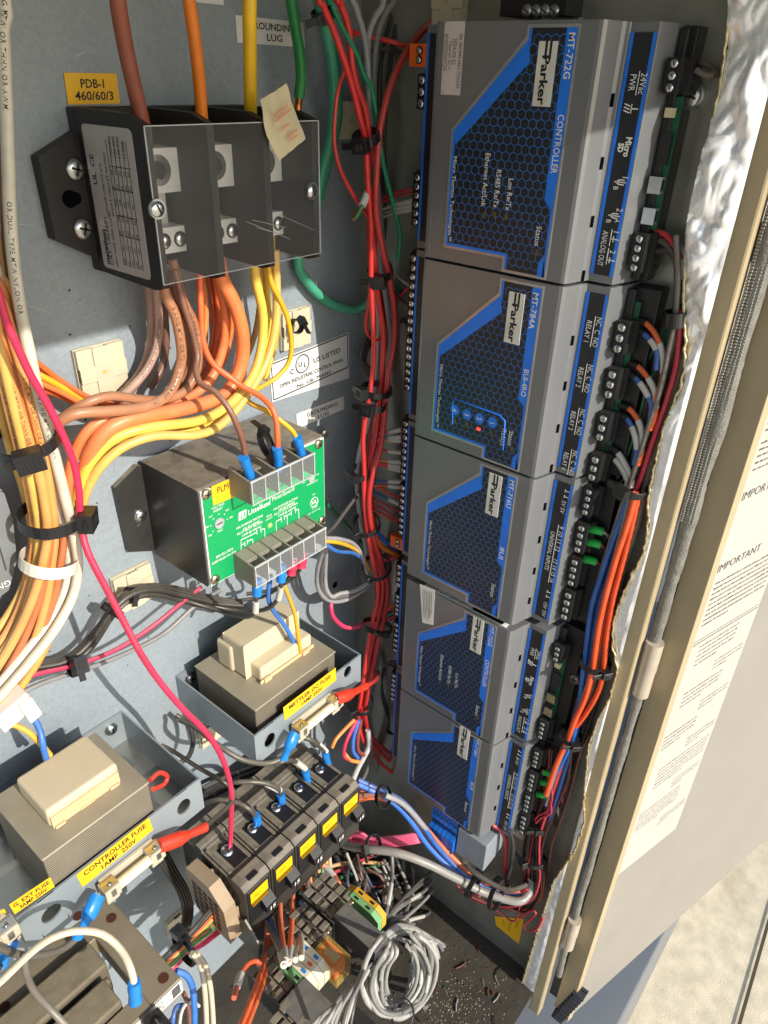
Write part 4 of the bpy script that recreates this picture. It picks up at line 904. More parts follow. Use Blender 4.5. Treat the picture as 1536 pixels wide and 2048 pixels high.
# ---- relay sockets and relays
def socket(x0, x1, y0, y1, zt, label, rows=4):
    t = thing('relay_socket', label, 'relay socket', ((x0 + x1) / 2, y0, zt - .08), 'black relay sockets in the bottom wiring')
    b = MB(); b.box((x0, y0, zt - .075), (x1, y1, zt - .008), blkd)
    nx = 3; wx = (x1 - x0) / nx; wy = (y0 - y1) / rows
    for i in range(nx):
        for k in range(rows):
            h = .004 * ((i + k) % 2); b.box((x0 + wx * i + .0012, y0 - wy * k - .0012, zt - .010), (x0 + wx * (i + 1) - .0012, y0 - wy * (k + .72), zt - .002 + h), blkd)
    b.build('body', t, bevel=.0012, seg=1)
    b = MB()
    for i in range(nx):
        for k in range(rows):
            if (i * 3 + k) % 4 != 0: b.screw((x0 + wx * (i + .5), y0 - wy * (k + .82), zt - .009), (0, 0, 1), min(wx, wy) * .27, M('brass_screw', 'a89878', .35, .8), ink, 1, random.random())
    b.build('terminal_screws', t)
    return t
socket(.610, .682, -.315, -.408, -1.50, 'dusty socket under the grey boxed relay, nearest the grey cables')
socket(.530, .602, -.330, -.412, -1.50, 'dusty socket behind the orange translucent relay')
socket(.430, .500, -.345, -.440, -1.50, 'dusty socket crossed by two orange wires at the bottom')
socket(.395, .470, -.445, -.53, -1.49, 'dusty socket at the bottom picture edge left of the orange wires')
gbx = M('grey_relay_case', '3c3d40', .35, 0, .06, 30, dust=.75, dcol='74726c')
def relay(x0, x1, y0, y1, z0, z1, m, label):
    o = MB().box((x0, y0, z0), (x1, y1, z1), m).build('plug_in_relay', bevel=.002); tag(o, label, 'relay'); return o
q = [Pz(x, y, -1.485) for x, y in ((677, 1836), (702.6, 1811), (777, 1875), (750, 1908.5))]
relay(q[0].x - .004, q[1].x, q[0].y + .012, q[2].y, -1.553, -1.485, gbx, 'grey boxed relay beside the coiled grey cables')
relay(.425, .492, -.442, -.60, -1.56, -1.488, gbx, 'grey boxed relay at the bottom picture edge')
relay(.485, .545, -.50, -.60, -1.63, -1.56, blk, 'dark relay in the shade under the white and orange terminal blocks')
orl = M('orange_relay_core', 'd8622c', .5, 0, .15, 90); yll = M('yellowed_clear_case', 'd8b85c', .15, 0, .08, 30, alpha=.30)
q = [Pz(x, y, -1.49) for x, y in ((624, 1901), (656, 1867), (703.5, 1912), (673, 1945))]; xa, xb, ya, yb_ = (q[0].x + q[3].x) / 2, (q[1].x + q[2].x) / 2, q[0].y, (q[2].y + q[3].y) / 2
t = thing('ice_cube_relay', 'orange relay in a yellowed clear case in the bottom wiring', 'relay', ((xa + xb) / 2, ya, -1.55))
b = MB().box((xa, ya, -1.552), (xb, yb_, -1.49), yll); b.build('clear_case', t, bevel=.003)
b = MB().box((xa + .006, ya - .006, -1.545), (xb - .006, yb_ + .012, -1.4935), orl); b.box((xa + .012, ya - .02, -1.493), (xb - .014, ya - .05, -1.4928), M('relay_label_print', 'b8a890', .6)); b.build('coil', t, bevel=.002)
# terminal blocks beside the sockets, coloured white, yellow-green, blue and orange
tbm = {'w': M('ivory_terminal', 'd8d0b4', .45, 0, .05, 40, stain=.2), 'g': M('green_yellow_terminal', '6fa46a', .45, 0, .1), 'y': M('amber_terminal', 'c99a2a', .45, 0, .1), 'b': M('blue_terminal', '2a78c8', .45), 'o': M('orange_terminal', 'd9652c', .45)}
def tblock(px, py, z, cols, label, sx=.016, ly=.075, hz=.05):
    c = Pz(px, py, z); t = thing('terminal_block', label, 'terminal block', c - Vector((0, 0, hz)))
    for k, cc in enumerate(cols):
        x = c.x + sx * k; m = tbm[cc]
        b = MB(); b.prism([(x, c.y + ly / 2, z - .012), (x, c.y + ly * .3, z), (x, c.y - ly * .3, z), (x, c.y - ly / 2, z - .012), (x, c.y - ly / 2, z - hz), (x, c.y + ly / 2, z - hz)], (sx * .93, 0, 0), m)
        for s_ in (-1, 1): b.box((x + sx * .25, c.y + s_ * ly * .16 - .006, z - .001), (x + sx * .68, c.y + s_ * ly * .16 + .006, z + .0006), tbm['b'] if (k % 2 and cc == 'w') else (tbm['o'] if cc == 'w' else ink))
        b.build('terminal', t, bevel=.001, seg=1)
tblock(578, 1952, -1.49, 'gwww', 'ivory terminal blocks with blue and orange levers under the breakers', .017, .09)
tblock(720, 1810, -1.495, 'gy', 'green and amber terminal block beside the socket nearest the grey cables', .014, .10)
# blue terminal strip with white connector under the lowest module
t = thing('terminal_strip', 'bright blue terminal strip with grey white end plate under the lowest module', 'terminal strip', (1.06, -.4, -1.66))
q = [Px(x, y, 1.045) for x, y in ((875, 1628), (922, 1648), (857, 1672), (905, 1698))]; bs = M('bright_blue_nylon', '1668c4', .38, 0, .06, 60)
zt_, zb_, ya, yb_ = -1.558, -1.672, -.376, -.452
b = MB()
for k in range(6):
    y = ya + (yb_ - ya) * k / 6; w_ = (yb_ - ya) / 6 * .9
    b.prism([(1.005, y, zt_), (.998, y, zt_ - .03), (1.006, y, zt_ - .045), (.990, y, zt_ - .06), (.990, y, zb_ + .02), (1.005, y, zb_), (1.125, y, zb_), (1.125, y, zt_)], (0, w_, 0), bs)
    for dz in (.012, .04, .085, .105): b.box((.9895 if dz > .05 else 1.0005, y + w_ * .25, zt_ - dz), (1.03, y + w_ * .75, zt_ - dz - .009), M('blue_recess', '0b3a78', .5))
b.build('terminals', t, bevel=.001, seg=1)
b = MB(); b.box((1.0, yb_ - .002, zt_ - .004), (1.12, yb_ - .085, zb_ + .012), M('pale_grey_plastic', '888e96', .4, 0, .04)); b.box((1.012, yb_ - .002, zb_ + .022), (1.10, yb_ - .028, zb_ - .01), tbm['w']); b.build('end_plate', t, bevel=.003)
# ---- control transformer with a grey brown frame, lower left corner
frm = M('dusty_steel_frame', '857a66', .6, .1, .1, 40, bump=.08, stain=.4, dcol='6a6050')
t = thing('control_transformer', 'control transformer with dusty grey brown steel frame in the lower left corner', 'transformer', (.13, -.3, -1.32))
b = MB(); zt = -1.25
for (xa, ya, xb, yb_) in ((.228, -.178, .282, -.384), (-.12, -.178, -.055 + .08, -.384), (.025, -.178, .228, -.226), (.025, -.352, .228, -.384)): b.box((xa, ya, zt), (xb, yb_, zt - .045), frm)
orr = M('rusty_hole', '4a2412', .8)
for px, py in ((223, 1836), (327, 1956), (9, 2014), (156, 1832)): c = Pz(px, py, zt); b.cyl(c + Vector((0, 0, .0002)), (0, 0, .0004), .0085, orr, 20)
b.build('frame', t, bevel=.0015, seg=1)
coil = M('dusty_coil_block', '615848', .8, 0, .18, 60, bump=.2, dust=.8, dcol='857a64')
b = MB(); b.box((.03, -.230, -1.235), (.215, -.285, -1.31), coil); b.box((.03, -.297, -1.238), (.2, -.349, -1.31), coil); b.box((.03, -.285, -1.262), (.21, -.297, -1.31), coil); b.build('coil', t, bevel=.004)
b = MB(); q = [Py(x, y, -.3846) for x, y in ((354, 1962), (363, 1985), (262, 2082), (252, 2060))]; q[0].z = q[3].z = zt - .003; q[1].z = q[2].z = zt - .036; q[0].x = q[1].x = .281; q[2].x = q[3].x = .175
b.prism(q, (0, -.0008, 0), wst); c = Vector((.236, -.3856, zt - .013))
for dz in (0, -.014):
    b.tube([c + Vector((math.cos(a_) * .0085, 0, math.sin(a_) * .0058 + dz)) for a_ in [2 * math.pi * k / 20 for k in range(21)]], .0005, ink, 4); b.text('UL', c + Vector((0, 0, dz - .002)), U, V_, .0045, ink, None, 0, center=True, eps=.0003); b.text('LISTED', c + Vector((.011, 0, dz - .002)), U, V_, .0035, greyink, None, 0, eps=.0003)
for k in range(12): b.box((.262, -.3856, zt - .006 - .0022 * k), (.277, -.3859, zt - .0071 - .0022 * k), greyink)
b.build('rating_label', t)
b = MB(); b.box((.05, -.386, -1.262), (.232, -.44, -1.30), M('cream_insulator', 'c9b98a', .5, 0, .1)); b.build('terminal_board', t, bevel=.002)
b = MB()
for k in range(3): b.box((.205 - .04 * k, -.395, -1.262), (.232 - .04 * k, -.435, -1.242), blk); b.screw((.218 - .04 * k, -.415, -1.2418), (0, 0, 1), .0085, ink, steel, 1, .7)
b.build('terminal', t, bevel=.001)
# grey device at the left picture edge
t = thing('moulded_relay', 'grey moulded device at the left picture edge beside the orange bundle', 'device', (.2, -.06, -.9))
b = MB(); b.prism([Py(x, y, -.05) for x, y in ((-80, 975), (8, 985), (26, 1040), (34, 1120), (18, 1180), (-60, 1240))], (0, .049, 0), M('mid_grey_plastic', '75797c', .45, 0, .05)); b.build('case', t, bevel=.004)
b = MB(); b.box(Py(-4, 1090, -.0505), Py(14, 1140, -.0515), M('dark_grey_plastic', '3d4042', .5)); b.text('GND', Py(20, 1158, -.0507), (-1, 0, 0.0), (0, 0, -1), .010, white, None, 0, eps=.0006); b.build('terminal', t)
# yellow tag at the bottom of the side wall
q = [Px(x, y, WALL - .0012) for x, y in ((990, 1832), (1048, 1838), (1038, 1888), (992, 1850))]
b = MB(); b.prism(q, (-.0008, 0, 0), yel)
for k, st in enumerate(('CKT', 'UNUSED', 'SPARE')): b.text(st, Px(1005 + 14 * k, 1838, WALL - .0021), DN_, LEFT, .010, M('faint_print', 'a8831a', .6), None, 0, eps=.0003)
tag(b.build('wall_label'), 'yellow label low on the side wall under the looped red wires', 'label')
b = MB(); c = Px(1388, 192, WALL - .0004); b.cyl(c, (-.006, 0, 0), .0185, steel, 6); b.screw(c + Vector((-.006, 0, 0)), (-1, 0, 0), .0135, steel, ink, 2, .4); tag(b.build('hex_screw'), 'large hexagon headed screw in the side wall by the foil edge', 'screw')
b = MB(); c = Px(1150, 1357, WALL - .03); b.cyl(c, (.03, 0, 0), .014, M('dull_screw', '77746c', .4, .8), 20); b.screw(c, (-1, 0, 0), .0115, M('dull_screw', '77746c', .4, .8), ink, 2, .9); tag(b.build('rail_screw'), 'dull crossed screw beside the lower controller module terminals', 'screw')
# lug hardware seen at the very top
b = MB(); b.box(Px(1042, -40, WALL - .001), Px(1130, 30, WALL - .05), blk)
for k in range(4): b.screw(Px(1055 + 18 * k, 22, WALL - .0515), (-1, 0, 0), .008, steel, ink, 1, .2)
tag(b.build('terminal_strip', bevel=.002), 'black four screw terminal strip cut by the top edge above the controller', 'terminal strip')
# ================================================================== wires, ties and connectors
COLN = {}
BR, OR, YE, YD, LO, DO, WH, PK, GN, TE, RD, GY_, BK_, BL, MV, LY = 'a8714f', 'e07a44', 'dcbb48', 'd8a81c', 'da9654', 'b86a40', 'c9c3b2', 'd62a52', '16864a', '3f9a7c', 'c92a2a', '86888a', '2a2a2b', '2f6fc0', 'a98578', 'd9ae58'
sleevem = M('white_wire_sleeve', 'bdbab4', .5, 0, .05, 80)
bcrimp = M('blue_crimp', '1b7fd6', .3, 0, .05, 60, trans=.1); rcrimp = M('red_crimp', 'd23a24', .3, 0, .05, 60, trans=.1); pcrimp = M('pink_crimp', 'd8304e', .3, 0, .05, 60)
copper = M('copper_strand', 'b8723c', .35, 1.0, .15, 200)
def path_of(pts, mode='y'): return spline(pts3(pts, mode))
def sub(w, name, mat, pts, r, mode='y', n=12, flat=1.0):
    """a sleeve, crimp or connector fixed on a wire: its own part"""
    b = MB(); P = spline(pts3(pts, mode), .006); m = len(P)
    if isinstance(r, (list, tuple)):
        rr = []
        for i in range(m):
            f = i / (m - 1) * (len(r) - 1); k = min(int(f), len(r) - 2); rr.append(r[k] + (r[k + 1] - r[k]) * (f - k))
    else: rr = r
    b.tube(P, rr, mat, n, flat=flat); return b.build(name, w)
def wx(*a, **k): return wire(*a, mode='x', **k)
_n = [0]
# ---- four heavy cables from the top
wire('heavy_cable', 'thick brown cable entering the power block from the top', '8a4a38', 31, [(228, -60, .13), (238, 20, .125), (252, 100, .115), (272, 190, .105), (286, 250, .095), (298, 330, .07)], rough=.45, n=16)
o = wire('heavy_cable', 'thick orange printed cable entering the power block from the top', 'd9761c', 25, [(372, -60, .14), (381, 20, .135), (392, 100, .125), (400, 180, .11), (404, 240, .10), (410, 330, .07)], n=16, text=[('2 AWG (UL) 600V  MTW OR 2 AWG', .10)])
wire('heavy_cable', 'thick yellow cable entering the power block from the top', 'e2b416', 26, [(497, -60, .14), (499, 40, .135), (500, 130, .12), (501, 200, .11), (503, 260, .10), (512, 330, .07)], n=16)
w = wire('heavy_cable', 'green cable with bare copper end behind the clear cover top', '1d7a3c', 22, [(578, -60, .09), (585, 20, .085), (598, 100, .075), (602, 150, .07), (598, 196, .065)], n=16)
sub(w, 'bare_strands', copper, [(598, 194, .065), (595, 222, .062)], [.0062, .0055, .007])
wire('ground_wire', 'long pale green wire curving down right of the clear cover', TE, 20, [(634, -60, .06), (642, 20, .06), (656, 80, .06), (666, 150, .06), (667, 230, .05), (655, 300, .04), (642, 350, .03), (630, 420, .02), (604, 480, .02), (596, 530, .02), (612, 560, .02), (640, 592, .02), (680, 614, .025), (715, 618, .03), (742, 600, .05), (760, 560, .06)], n=12)
wire('ground_wire', 'second green wire close behind the long pale green one', '2f8a68', 13, [(652, -40, .03), (664, 60, .03), (676, 160, .025), (678, 240, .02), (660, 320, .015), (640, 400, .012)])
# ---- wires leaving the bottom of the power block
wire('wire', 'mauve printed wire, left one of the two curving under the brown wires', 'a58478', 22, [(298, 540, .05), (303, 590, .045), (306, 650, .04), (300, 705, .035), (284, 745, .035), (262, 775, .04), (235, 800, .05)], n=12)
wire('wire', 'mauve wire printed with oil resistant lettering beside the first mauve one', 'b08e80', 16, [(308, 540, .07), (316, 610, .065), (318, 655, .06), (312, 700, .06), (292, 742, .06), (262, 776, .065), (232, 802, .07)], text=[('GASOLINE AND OIL RESISTANT II', .07)], n=12)
wire('wire', 'dark brown wire behind the mauve wires below the power block', '6d4a40', 16, [(322, 540, .04), (328, 620, .035), (332, 690, .03), (322, 740, .03), (300, 775, .035)])
wire('wire', 'lower of two glossy brown wires curving left under the power block', BR, 21, [(322, 520, .10), (330, 585, .105), (350, 630, .11), (362, 690, .115), (361, 730, .115), (340, 785, .12), (295, 812, .125), (225, 822, .13), (160, 826, .125), (125, 840, .115), (100, 868, .10), (88, 910, .085), (96, 970, .075)], n=14, text=[('10 AWG MTW OR THHN OR AWM 600V VW-1', .06)])
wire('wire', 'upper of two glossy brown wires curving left under the power block', 'a06a4a', 19, [(345, 520, .09), (366, 600, .095), (390, 650, .10), (397, 700, .105), (392, 745, .105), (366, 785, .11), (320, 800, .115), (273, 798, .12), (222, 792, .122), (180, 803, .12), (146, 822, .11), (110, 850, .10), (84, 895, .085), (88, 960, .07)], n=14, text=[('GASOLINE AND OIL RESISTANT II 600V', .05)])
wire('wire', 'brown wire hanging in a loop between the glossy brown ones', '8d5e48', 17, [(330, 540, .07), (346, 600, .07), (372, 660, .075), (380, 720, .08), (366, 765, .085), (345, 790, .09)])
w = wire('wire', 'thin brown wire ending in a blue crimp at the phase monitor', '7d5444', 13, [(350, 540, .11), (368, 610, .115), (384, 660, .12), (395, 710, .125), (392, 742, .135), (402, 768, .15), (430, 784, .175), (456, 815, .195), (474, 850, .205), (486, 885, .205), (492, 922, .20)], n=10)
sub(w, 'crimp_terminal', bcrimp, [(487, 914, .205), (503, 960, .195)], [.0085, .0085, .0075, .0085, .006])
w = wire('wire', 'thin orange wire ending in a blue crimp at the phase monitor', 'e8632f', 12, [(398, 520, .10), (402, 620, .105), (408, 690, .11), (428, 730, .12), (462, 756, .135), (488, 775, .15), (520, 792, .17), (543, 815, .19), (553, 845, .20), (555, 880, .205), (555, 900, .20)], n=10)
sub(w, 'crimp_terminal', bcrimp, [(554, 896, .205), (558, 942, .195)], [.0085, .0085, .0072, .0085, .006])
w = wire('wire', 'thin yellow wire looping out and ending in a blue crimp at the phase monitor', YD, 10, [(535, 500, .12), (541, 560, .125), (560, 600, .13), (576, 640, .13), (583, 690, .13), (576, 728, .125), (550, 757, .12), (518, 776, .12), (497, 792, .13), (500, 806, .145), (530, 820, .17), (562, 842, .19), (585, 862, .20), (596, 884, .20)], n=10)
sub(w, 'crimp_terminal', bcrimp, [(594, 874, .205), (605, 916, .197)], [.0085, .0085, .0072, .0085, .006])
wire('wire', 'thickest orange wire sweeping from the power block to the left bundle', OR, 30, [(430, 500, .11), (445, 560, .11), (470, 610, .115), (485, 670, .115), (482, 730, .11), (455, 785, .11), (405, 808, .115), (328, 826, .12), (260, 838, .12), (215, 860, .115), (182, 905, .105), (168, 960, .095), (158, 1020, .085), (150, 1080, .08)], n=14)
wire('wire', 'orange wire running just above the thick yellow ones into the left bundle', 'e87a44', 20, [(425, 500, .09), (440, 570, .09), (452, 640, .09), (445, 700, .085), (420, 760, .085), (370, 800, .09), (290, 822, .10), (218, 836, .105), (175, 862, .10), (150, 905, .09), (138, 960, .085), (140, 1030, .08)], n=12)
for i, (dx, dd, c) in enumerate(((0, .06, 'e0662f'), (9, .05, 'ea7440'), (18, .045, 'dd5f30'), (26, .06, 'e8763a'), (-10, .05, 'c95a28'))):
    wire('wire', 'thin orange wire in the cluster falling from the middle of the power block', c, 10, [(418 + dx, 510, dd), (430 + dx, 570, dd), (438 + dx, 640, dd), (432 + dx, 690, dd), (418 + dx * .8, 740, dd), (392 + dx * .6, 775, dd), (340, 800 + i * 6, dd), (270, 812 + i * 7, dd), (190, 800 + i * 6, dd), (120, 760 + i * 8, dd - .01), (78, 728 + i * 12, dd - .01), (40, 700 + i * 12, dd - .01)], group='thin orange wires below the power block')
wire('wire', 'orange wire coming down left of the thin orange cluster', 'd97c3a', 12, [(398, 500, .06), (408, 570, .06), (412, 640, .065), (402, 690, .065), (380, 740, .07), (350, 770, .07)])
for i, (x, c, ww) in enumerate(((0, YE, 20), (44, LY, 18), (20, 'e9c640', 15))):
    wire('wire', ['upper thick yellow wire sweeping over the relay box into the left bundle', 'lower thick yellow wire sweeping over the relay box into the left bundle', 'middle yellow wire partly hidden between the two thick yellow ones'][i], c, ww,
         [[(507, 500, .11), (512, 560, .11), (526, 630, .115), (522, 700, .12), (500, 762, .13), (450, 815, .135), (395, 842, .135), (305, 854, .13), (238, 872, .12), (192, 910, .11), (165, 955, .10), (150, 1020, .085), (146, 1080, .08)],
          [(550, 500, .12), (553, 570, .12), (552, 645, .125), (532, 725, .13), (486, 802, .14), (438, 852, .145), (390, 870, .145), (310, 872, .135), (245, 895, .125), (200, 935, .115), (172, 985, .10), (158, 1045, .09), (150, 1100, .08)],
          [(530, 500, .09), (533, 570, .09), (536, 650, .095), (520, 730, .10), (470, 810, .11), (420, 850, .115), (360, 866, .115), (290, 868, .11), (222, 905, .10), (180, 960, .09), (160, 1040, .085)]][i], n=14)
wire('wire', 'thin yellow wire dropping straight behind the yellow loop', 'd9a818', 10, [(545, 470, .08), (548, 560, .08), (556, 640, .08), (548, 700, .08), (530, 760, .09)])
wire('wire', 'pale tan wire behind the thick yellow wires', 'b99a63', 12, [(520, 500, .06), (522, 580, .06), (512, 660, .06), (490, 720, .06), (462, 760, .07)])
wire('wire', 'flat yellow wire crossing under the brown wires to the upper left', YD, 13, [(75, 748, .05), (120, 772, .05), (180, 808, .055), (240, 835, .06), (310, 858, .07)])
# ---- the large left bundle
cen = [Vector(p) for p in ((-30, 560), (0, 610), (22, 700), (48, 800), (72, 890), (92, 970), (106, 1060), (100, 1130), (86, 1200), (50, 1290), (-10, 1380), (-80, 1460))]
hwid = [46, 48, 50, 52, 50, 46, 46, 48, 56, 70, 78, 80]
lb = [(-1.0, LY, 19, .06, 'pale yellow wire on the left flank of the big bundle'), (-.78, LO, 19, .085, 'light orange wire, leftmost orange one of the big bundle'), (-.55, LY, 20, .10, 'pale yellow wire in the front middle of the big bundle'), (-.30, LO, 21, .11, 'light orange wire in the front middle of the big bundle'), (-.06, DO, 18, .105, 'dark orange wire in the front middle of the big bundle'), (.16, LO, 20, .11, 'light orange wire right of the dark orange one in the big bundle'), (.40, DO, 18, .10, 'dark orange wire beside the white wires of the big bundle'), (.60, 'e9a04e', 17, .085, 'orange printed wire just left of the white wires'),
      (-.9, OR, 17, .045, None), (-.65, OR, 17, .04, None), (-.4, YD, 17, .05, None), (-.15, OR, 17, .045, None), (.1, YD, 17, .05, None), (.35, OR, 17, .045, None), (.6, LO, 17, .05, None), (.0, LO, 18, .075, None), (-.45, DO, 17, .07, None), (.45, LO, 17, .07, None), (-.72, DO, 15, .062, None), (-.2, LY, 15, .082, None), (.25, 'd98a4a', 15, .085, None), (.55, OR, 15, .065, None)]
for i, (a, c, ww, dd, lbl) in enumerate(lb):
    ph = random.uniform(0, 6); pts = []
    for k, q in enumerate(cen):
        a2 = a + .10 * math.sin(ph + k * .9); s = hwid[k] * .92
        t = (cen[min(k + 1, len(cen) - 1)] - cen[max(k - 1, 0)]).normalized(); nx = Vector((-t.y, t.x)) * -1
        pts.append((q.x + nx.x * a2 * s, q.y + nx.y * a2 * s, dd + .006 * math.sin(ph + k * .7)))
    wire('wire', lbl or 'orange or yellow wire in the back layer of the big left bundle', c, ww * .9, pts, group=None if lbl else 'wires in the back layer of the left bundle', n=12, text=[('AWG MTW OR THHN OR AWM 600V', .12)] if i in (1, 3, 5, 7) else None)
wire('wire', 'white printed wire, right hand one on the edge of the big left bundle', WH, 21, [(2, -40, .10), (6, 60, .10), (14, 250, .105), (22, 460, .11), (36, 590, .115), (58, 700, .12), (80, 800, .125), (104, 890, .125), (128, 985, .125), (148, 1070, .12), (156, 1130, .115), (146, 1190, .115), (112, 1255, .12), (62, 1320, .12), (0, 1392, .12), (-40, 1430, .12)], n=14, text=[('12 AWG MTW OR THHN OR AWM TYPE', .02), ('AWG MTW OR THHN OR AWM', .29), ('OR DUAL TYPE MTW NYLON OR', .50), ('14 AWG MTW OR THHN', .72)])
wire('wire', 'second white wire running inside the first on the bundle edge', 'd2ccbb', 19, [(-20, 500, .09), (8, 600, .095), (36, 710, .10), (60, 810, .10), (86, 900, .105), (112, 990, .105), (131, 1070, .10), (138, 1130, .10), (126, 1190, .10), (92, 1250, .105), (42, 1315, .105), (-20, 1390, .105)], n=12)
for i, (x, c) in enumerate(((-18, YD), (2, '8f6a2c'), (-34, 'e2a820'))):
    wire('wire', ['yellow wire hugging the left picture edge above the bundle', 'dark ochre wire beside the white wire at the left edge', 'yellow wire at the far left picture edge'][i], c, 12, [(x - 12, 430, .07), (x + 4, 560, .075), (x + 24, 660, .08), (x + 48, 760, .085), (x + 74, 860, .085), (x + 100, 960, .08)])
wire('wire', 'brown wire edge hugging the left picture border by the white wire', '6b4630', 14, [(-8, 40, .06), (0, 200, .06), (6, 400, .065), (14, 520, .07), (30, 620, .075), (52, 720, .08)])
wire('wire', 'long crimson printed wire falling across the bundle to the front breaker', PK, 14, [(-14, 560, .15), (0, 598, .15), (12, 640, .15), (34, 692, .15), (62, 752, .15), (96, 810, .15), (126, 872, .15), (148, 928, .145), (158, 985, .14), (161, 1045, .135), (176, 1105, .15), (214, 1180, .17), (250, 1248, .19), (282, 1308, .21), (320, 1364, .225), (366, 1418, .24), (415, 1468, .25), (446, 1520, .25), (462, 1580, .235), (462, 1640, .215), (460, 1700, .20)], n=12, text=[('14 AWG (UL) 600V GASOLINE AND OIL RESISTANT II MTW OR', .42), ('VW-1 90C DRY', .86)])
# ---- left bundle ties
tiem = M('black_nylon_tie', '1c1c1e', .35, 0, .1, 60); tiew = M('white_nylon_tie', 'd8d2c4', .4, 0, .06, 60)
def tie(px, py, d, ang, hw, label, mode='y', w=.0125, hd=None, head=0.5, mat=None, hs=.011, tail=0.02, name='cable_tie'):
    """ring of strap about a bundle; ang is the picture angle of the bundle's run, hw its half width in pixels, head -1..1 across"""
    mat = mat or tiem
    f = (lambda x, y: Py(x, y, -d)) if mode == 'y' else (lambda x, y: Px(x, y, WALL - d))
    c = f(px, py); t = math.radians(ang); T = (f(px + 12 * math.cos(t), py + 12 * math.sin(t)) - c).normalized()
    view = (CAMU - c).normalized(); s = T.cross(view).normalized(); n = s.cross(T).normalized()
    if n.dot(view) < 0: n = -n
    A_ = rpx(2 * hw, c); B_ = hd or A_ * .75; org = c - n * B_ * .8; N_ = 26; vs = []
    for k in range(N_):
        q = 2 * math.pi * k / N_; ex = lambda e: s * math.cos(q) * (A_ + e) + n * math.sin(q) * (B_ + e)
        for e, z in ((0, -1), (.0022, -1), (.0022, 1), (0, 1)): vs.append(org + ex(e) + T * z * w / 2)
    fs = [(k * 4 + j, k * 4 + (j + 1) % 4, ((k + 1) % N_) * 4 + (j + 1) % 4, ((k + 1) % N_) * 4 + j) for k in range(N_) for j in range(4)]
    b = MB(); b.add(vs, fs, mat)
    if head is not None:
        q = math.acos(max(-1, min(1, head))); hc = org + s * math.cos(q) * A_ + n * math.sin(q) * B_; nn = (s * math.cos(q) / A_ + n * math.sin(q) / B_).normalized(); ss = T.cross(nn).normalized()
        b.obox(hc + nn * hs * .55, ss * hs, T * hs * .8, nn * hs * .62, mat); b.obox(hc + nn * hs * 1.18, ss * hs * .55, T * hs * .42, nn * .0004, ink)
        for z in (-.3, 0, .3): b.obox(hc + nn * hs * 1.18 + ss * hs * z, ss * .0008, T * hs * .42, nn * .0008, mat)
        if tail: b.obox(hc + nn * hs * .6 + ss * (hs + tail / 2), ss * tail / 2, T * w * .42, nn * .0012, mat)
    o = b.build(name, bevel=.0008, seg=1); tag(o, label, 'cable tie', 'cable ties'); return o
tie(62, 905, .135, 66, 66, 'black tie on the big left bundle under the crimson wire, upper one', hd=.05, head=.10, hs=.017, w=.015, tail=.012)
tie(105, 1060, .14, 82, 60, 'black tie across the big left bundle with its square head at the right', hd=.05, head=-.92, hs=.017, w=.017, tail=.004)
tie(96, 1142, .128, 97, 54, 'translucent white lacing around the big left bundle', hd=.045, head=None, w=.018, mat=tiew)
# ---- black cables crossing left of the phase monitor
for i in range(5):
    o_ = (i - 2) * 5; dd = .03 + .008 * (i % 3)
    wire('wire', 'black wire in the small bundle running left from under the phase monitor', BK_, 10, [(-30, 1352 + o_, dd), (60, 1338 + o_, dd), (135, 1322 + o_, dd + .01), (185, 1280 + o_ * 1.3, dd + .01), (226, 1222 + o_, dd + .02), (262, 1190 + o_, dd + .02), (310, 1180 + o_, dd + .02), (370, 1192 + o_ * 1.2, dd + .02), (430, 1206 + o_, dd + .03), (485, 1212 + o_ * .8, dd + .05)], group='black wires left of the phase monitor')
wire('wire', 'crimson wire running along the black wires left of the phase monitor', 'd02a58', 9, [(-20, 1388, .06), (60, 1352, .06), (150, 1330, .06), (230, 1300, .06), (300, 1256, .06), (355, 1212, .06), (402, 1174, .05)])
wire('wire', 'grey wire under the crimson one left of the phase monitor', '77787c', 10, [(-20, 1420, .05), (80, 1368, .05), (180, 1335, .05), (262, 1302, .05), (330, 1265, .05), (392, 1210, .05), (440, 1180, .05)])
tie(152, 1330, .07, -18, 20, 'black tie with square head on the black and crimson wires at the left', head=.1, hs=.014, tail=.012)
tie(226, 1222, .065, -55, 18, 'black tie where the black wires bend up left of the phase monitor', head=-.6, hs=.008, tail=.03)
tie(266, 1190, .06, -5, 15, 'black tie fixing the black wires to the mount under the phase monitor', head=.2, hs=.007, tail=.01)
# ---- wires from the phase monitor lower row
for i, (x, y, nm) in enumerate(((514, 1180, 'left'), (563, 1152, 'right'))):
    pts = [[(514, 1172, .205), (512, 1200, .205), (510, 1222, .20), (492, 1234, .18), (440, 1222, .10), (380, 1204, .06), (330, 1188, .05)], [(562, 1144, .205), (562, 1172, .205), (556, 1196, .195), (534, 1218, .17), (480, 1222, .10), (410, 1208, .06), (350, 1192, .05)]][i]
    w = wire('wire', 'black wire with white sleeve under the %s blue crimp of the phase monitor' % nm, BK_, 9, pts)
    sub(w, 'crimp_terminal', bcrimp, [(pts[0][0] + 1, pts[0][1] - 14, .205), (pts[0][0], pts[0][1] + 18, .206)], [.0075, .0080, .0095, .0085, .009])
    sub(w, 'wire_sleeve', sleevem, [(pts[1][0], pts[1][1] + 2, pts[1][2]), (pts[2][0] + 1, pts[2][1] + 2, pts[2][2] + .002)], .0058)
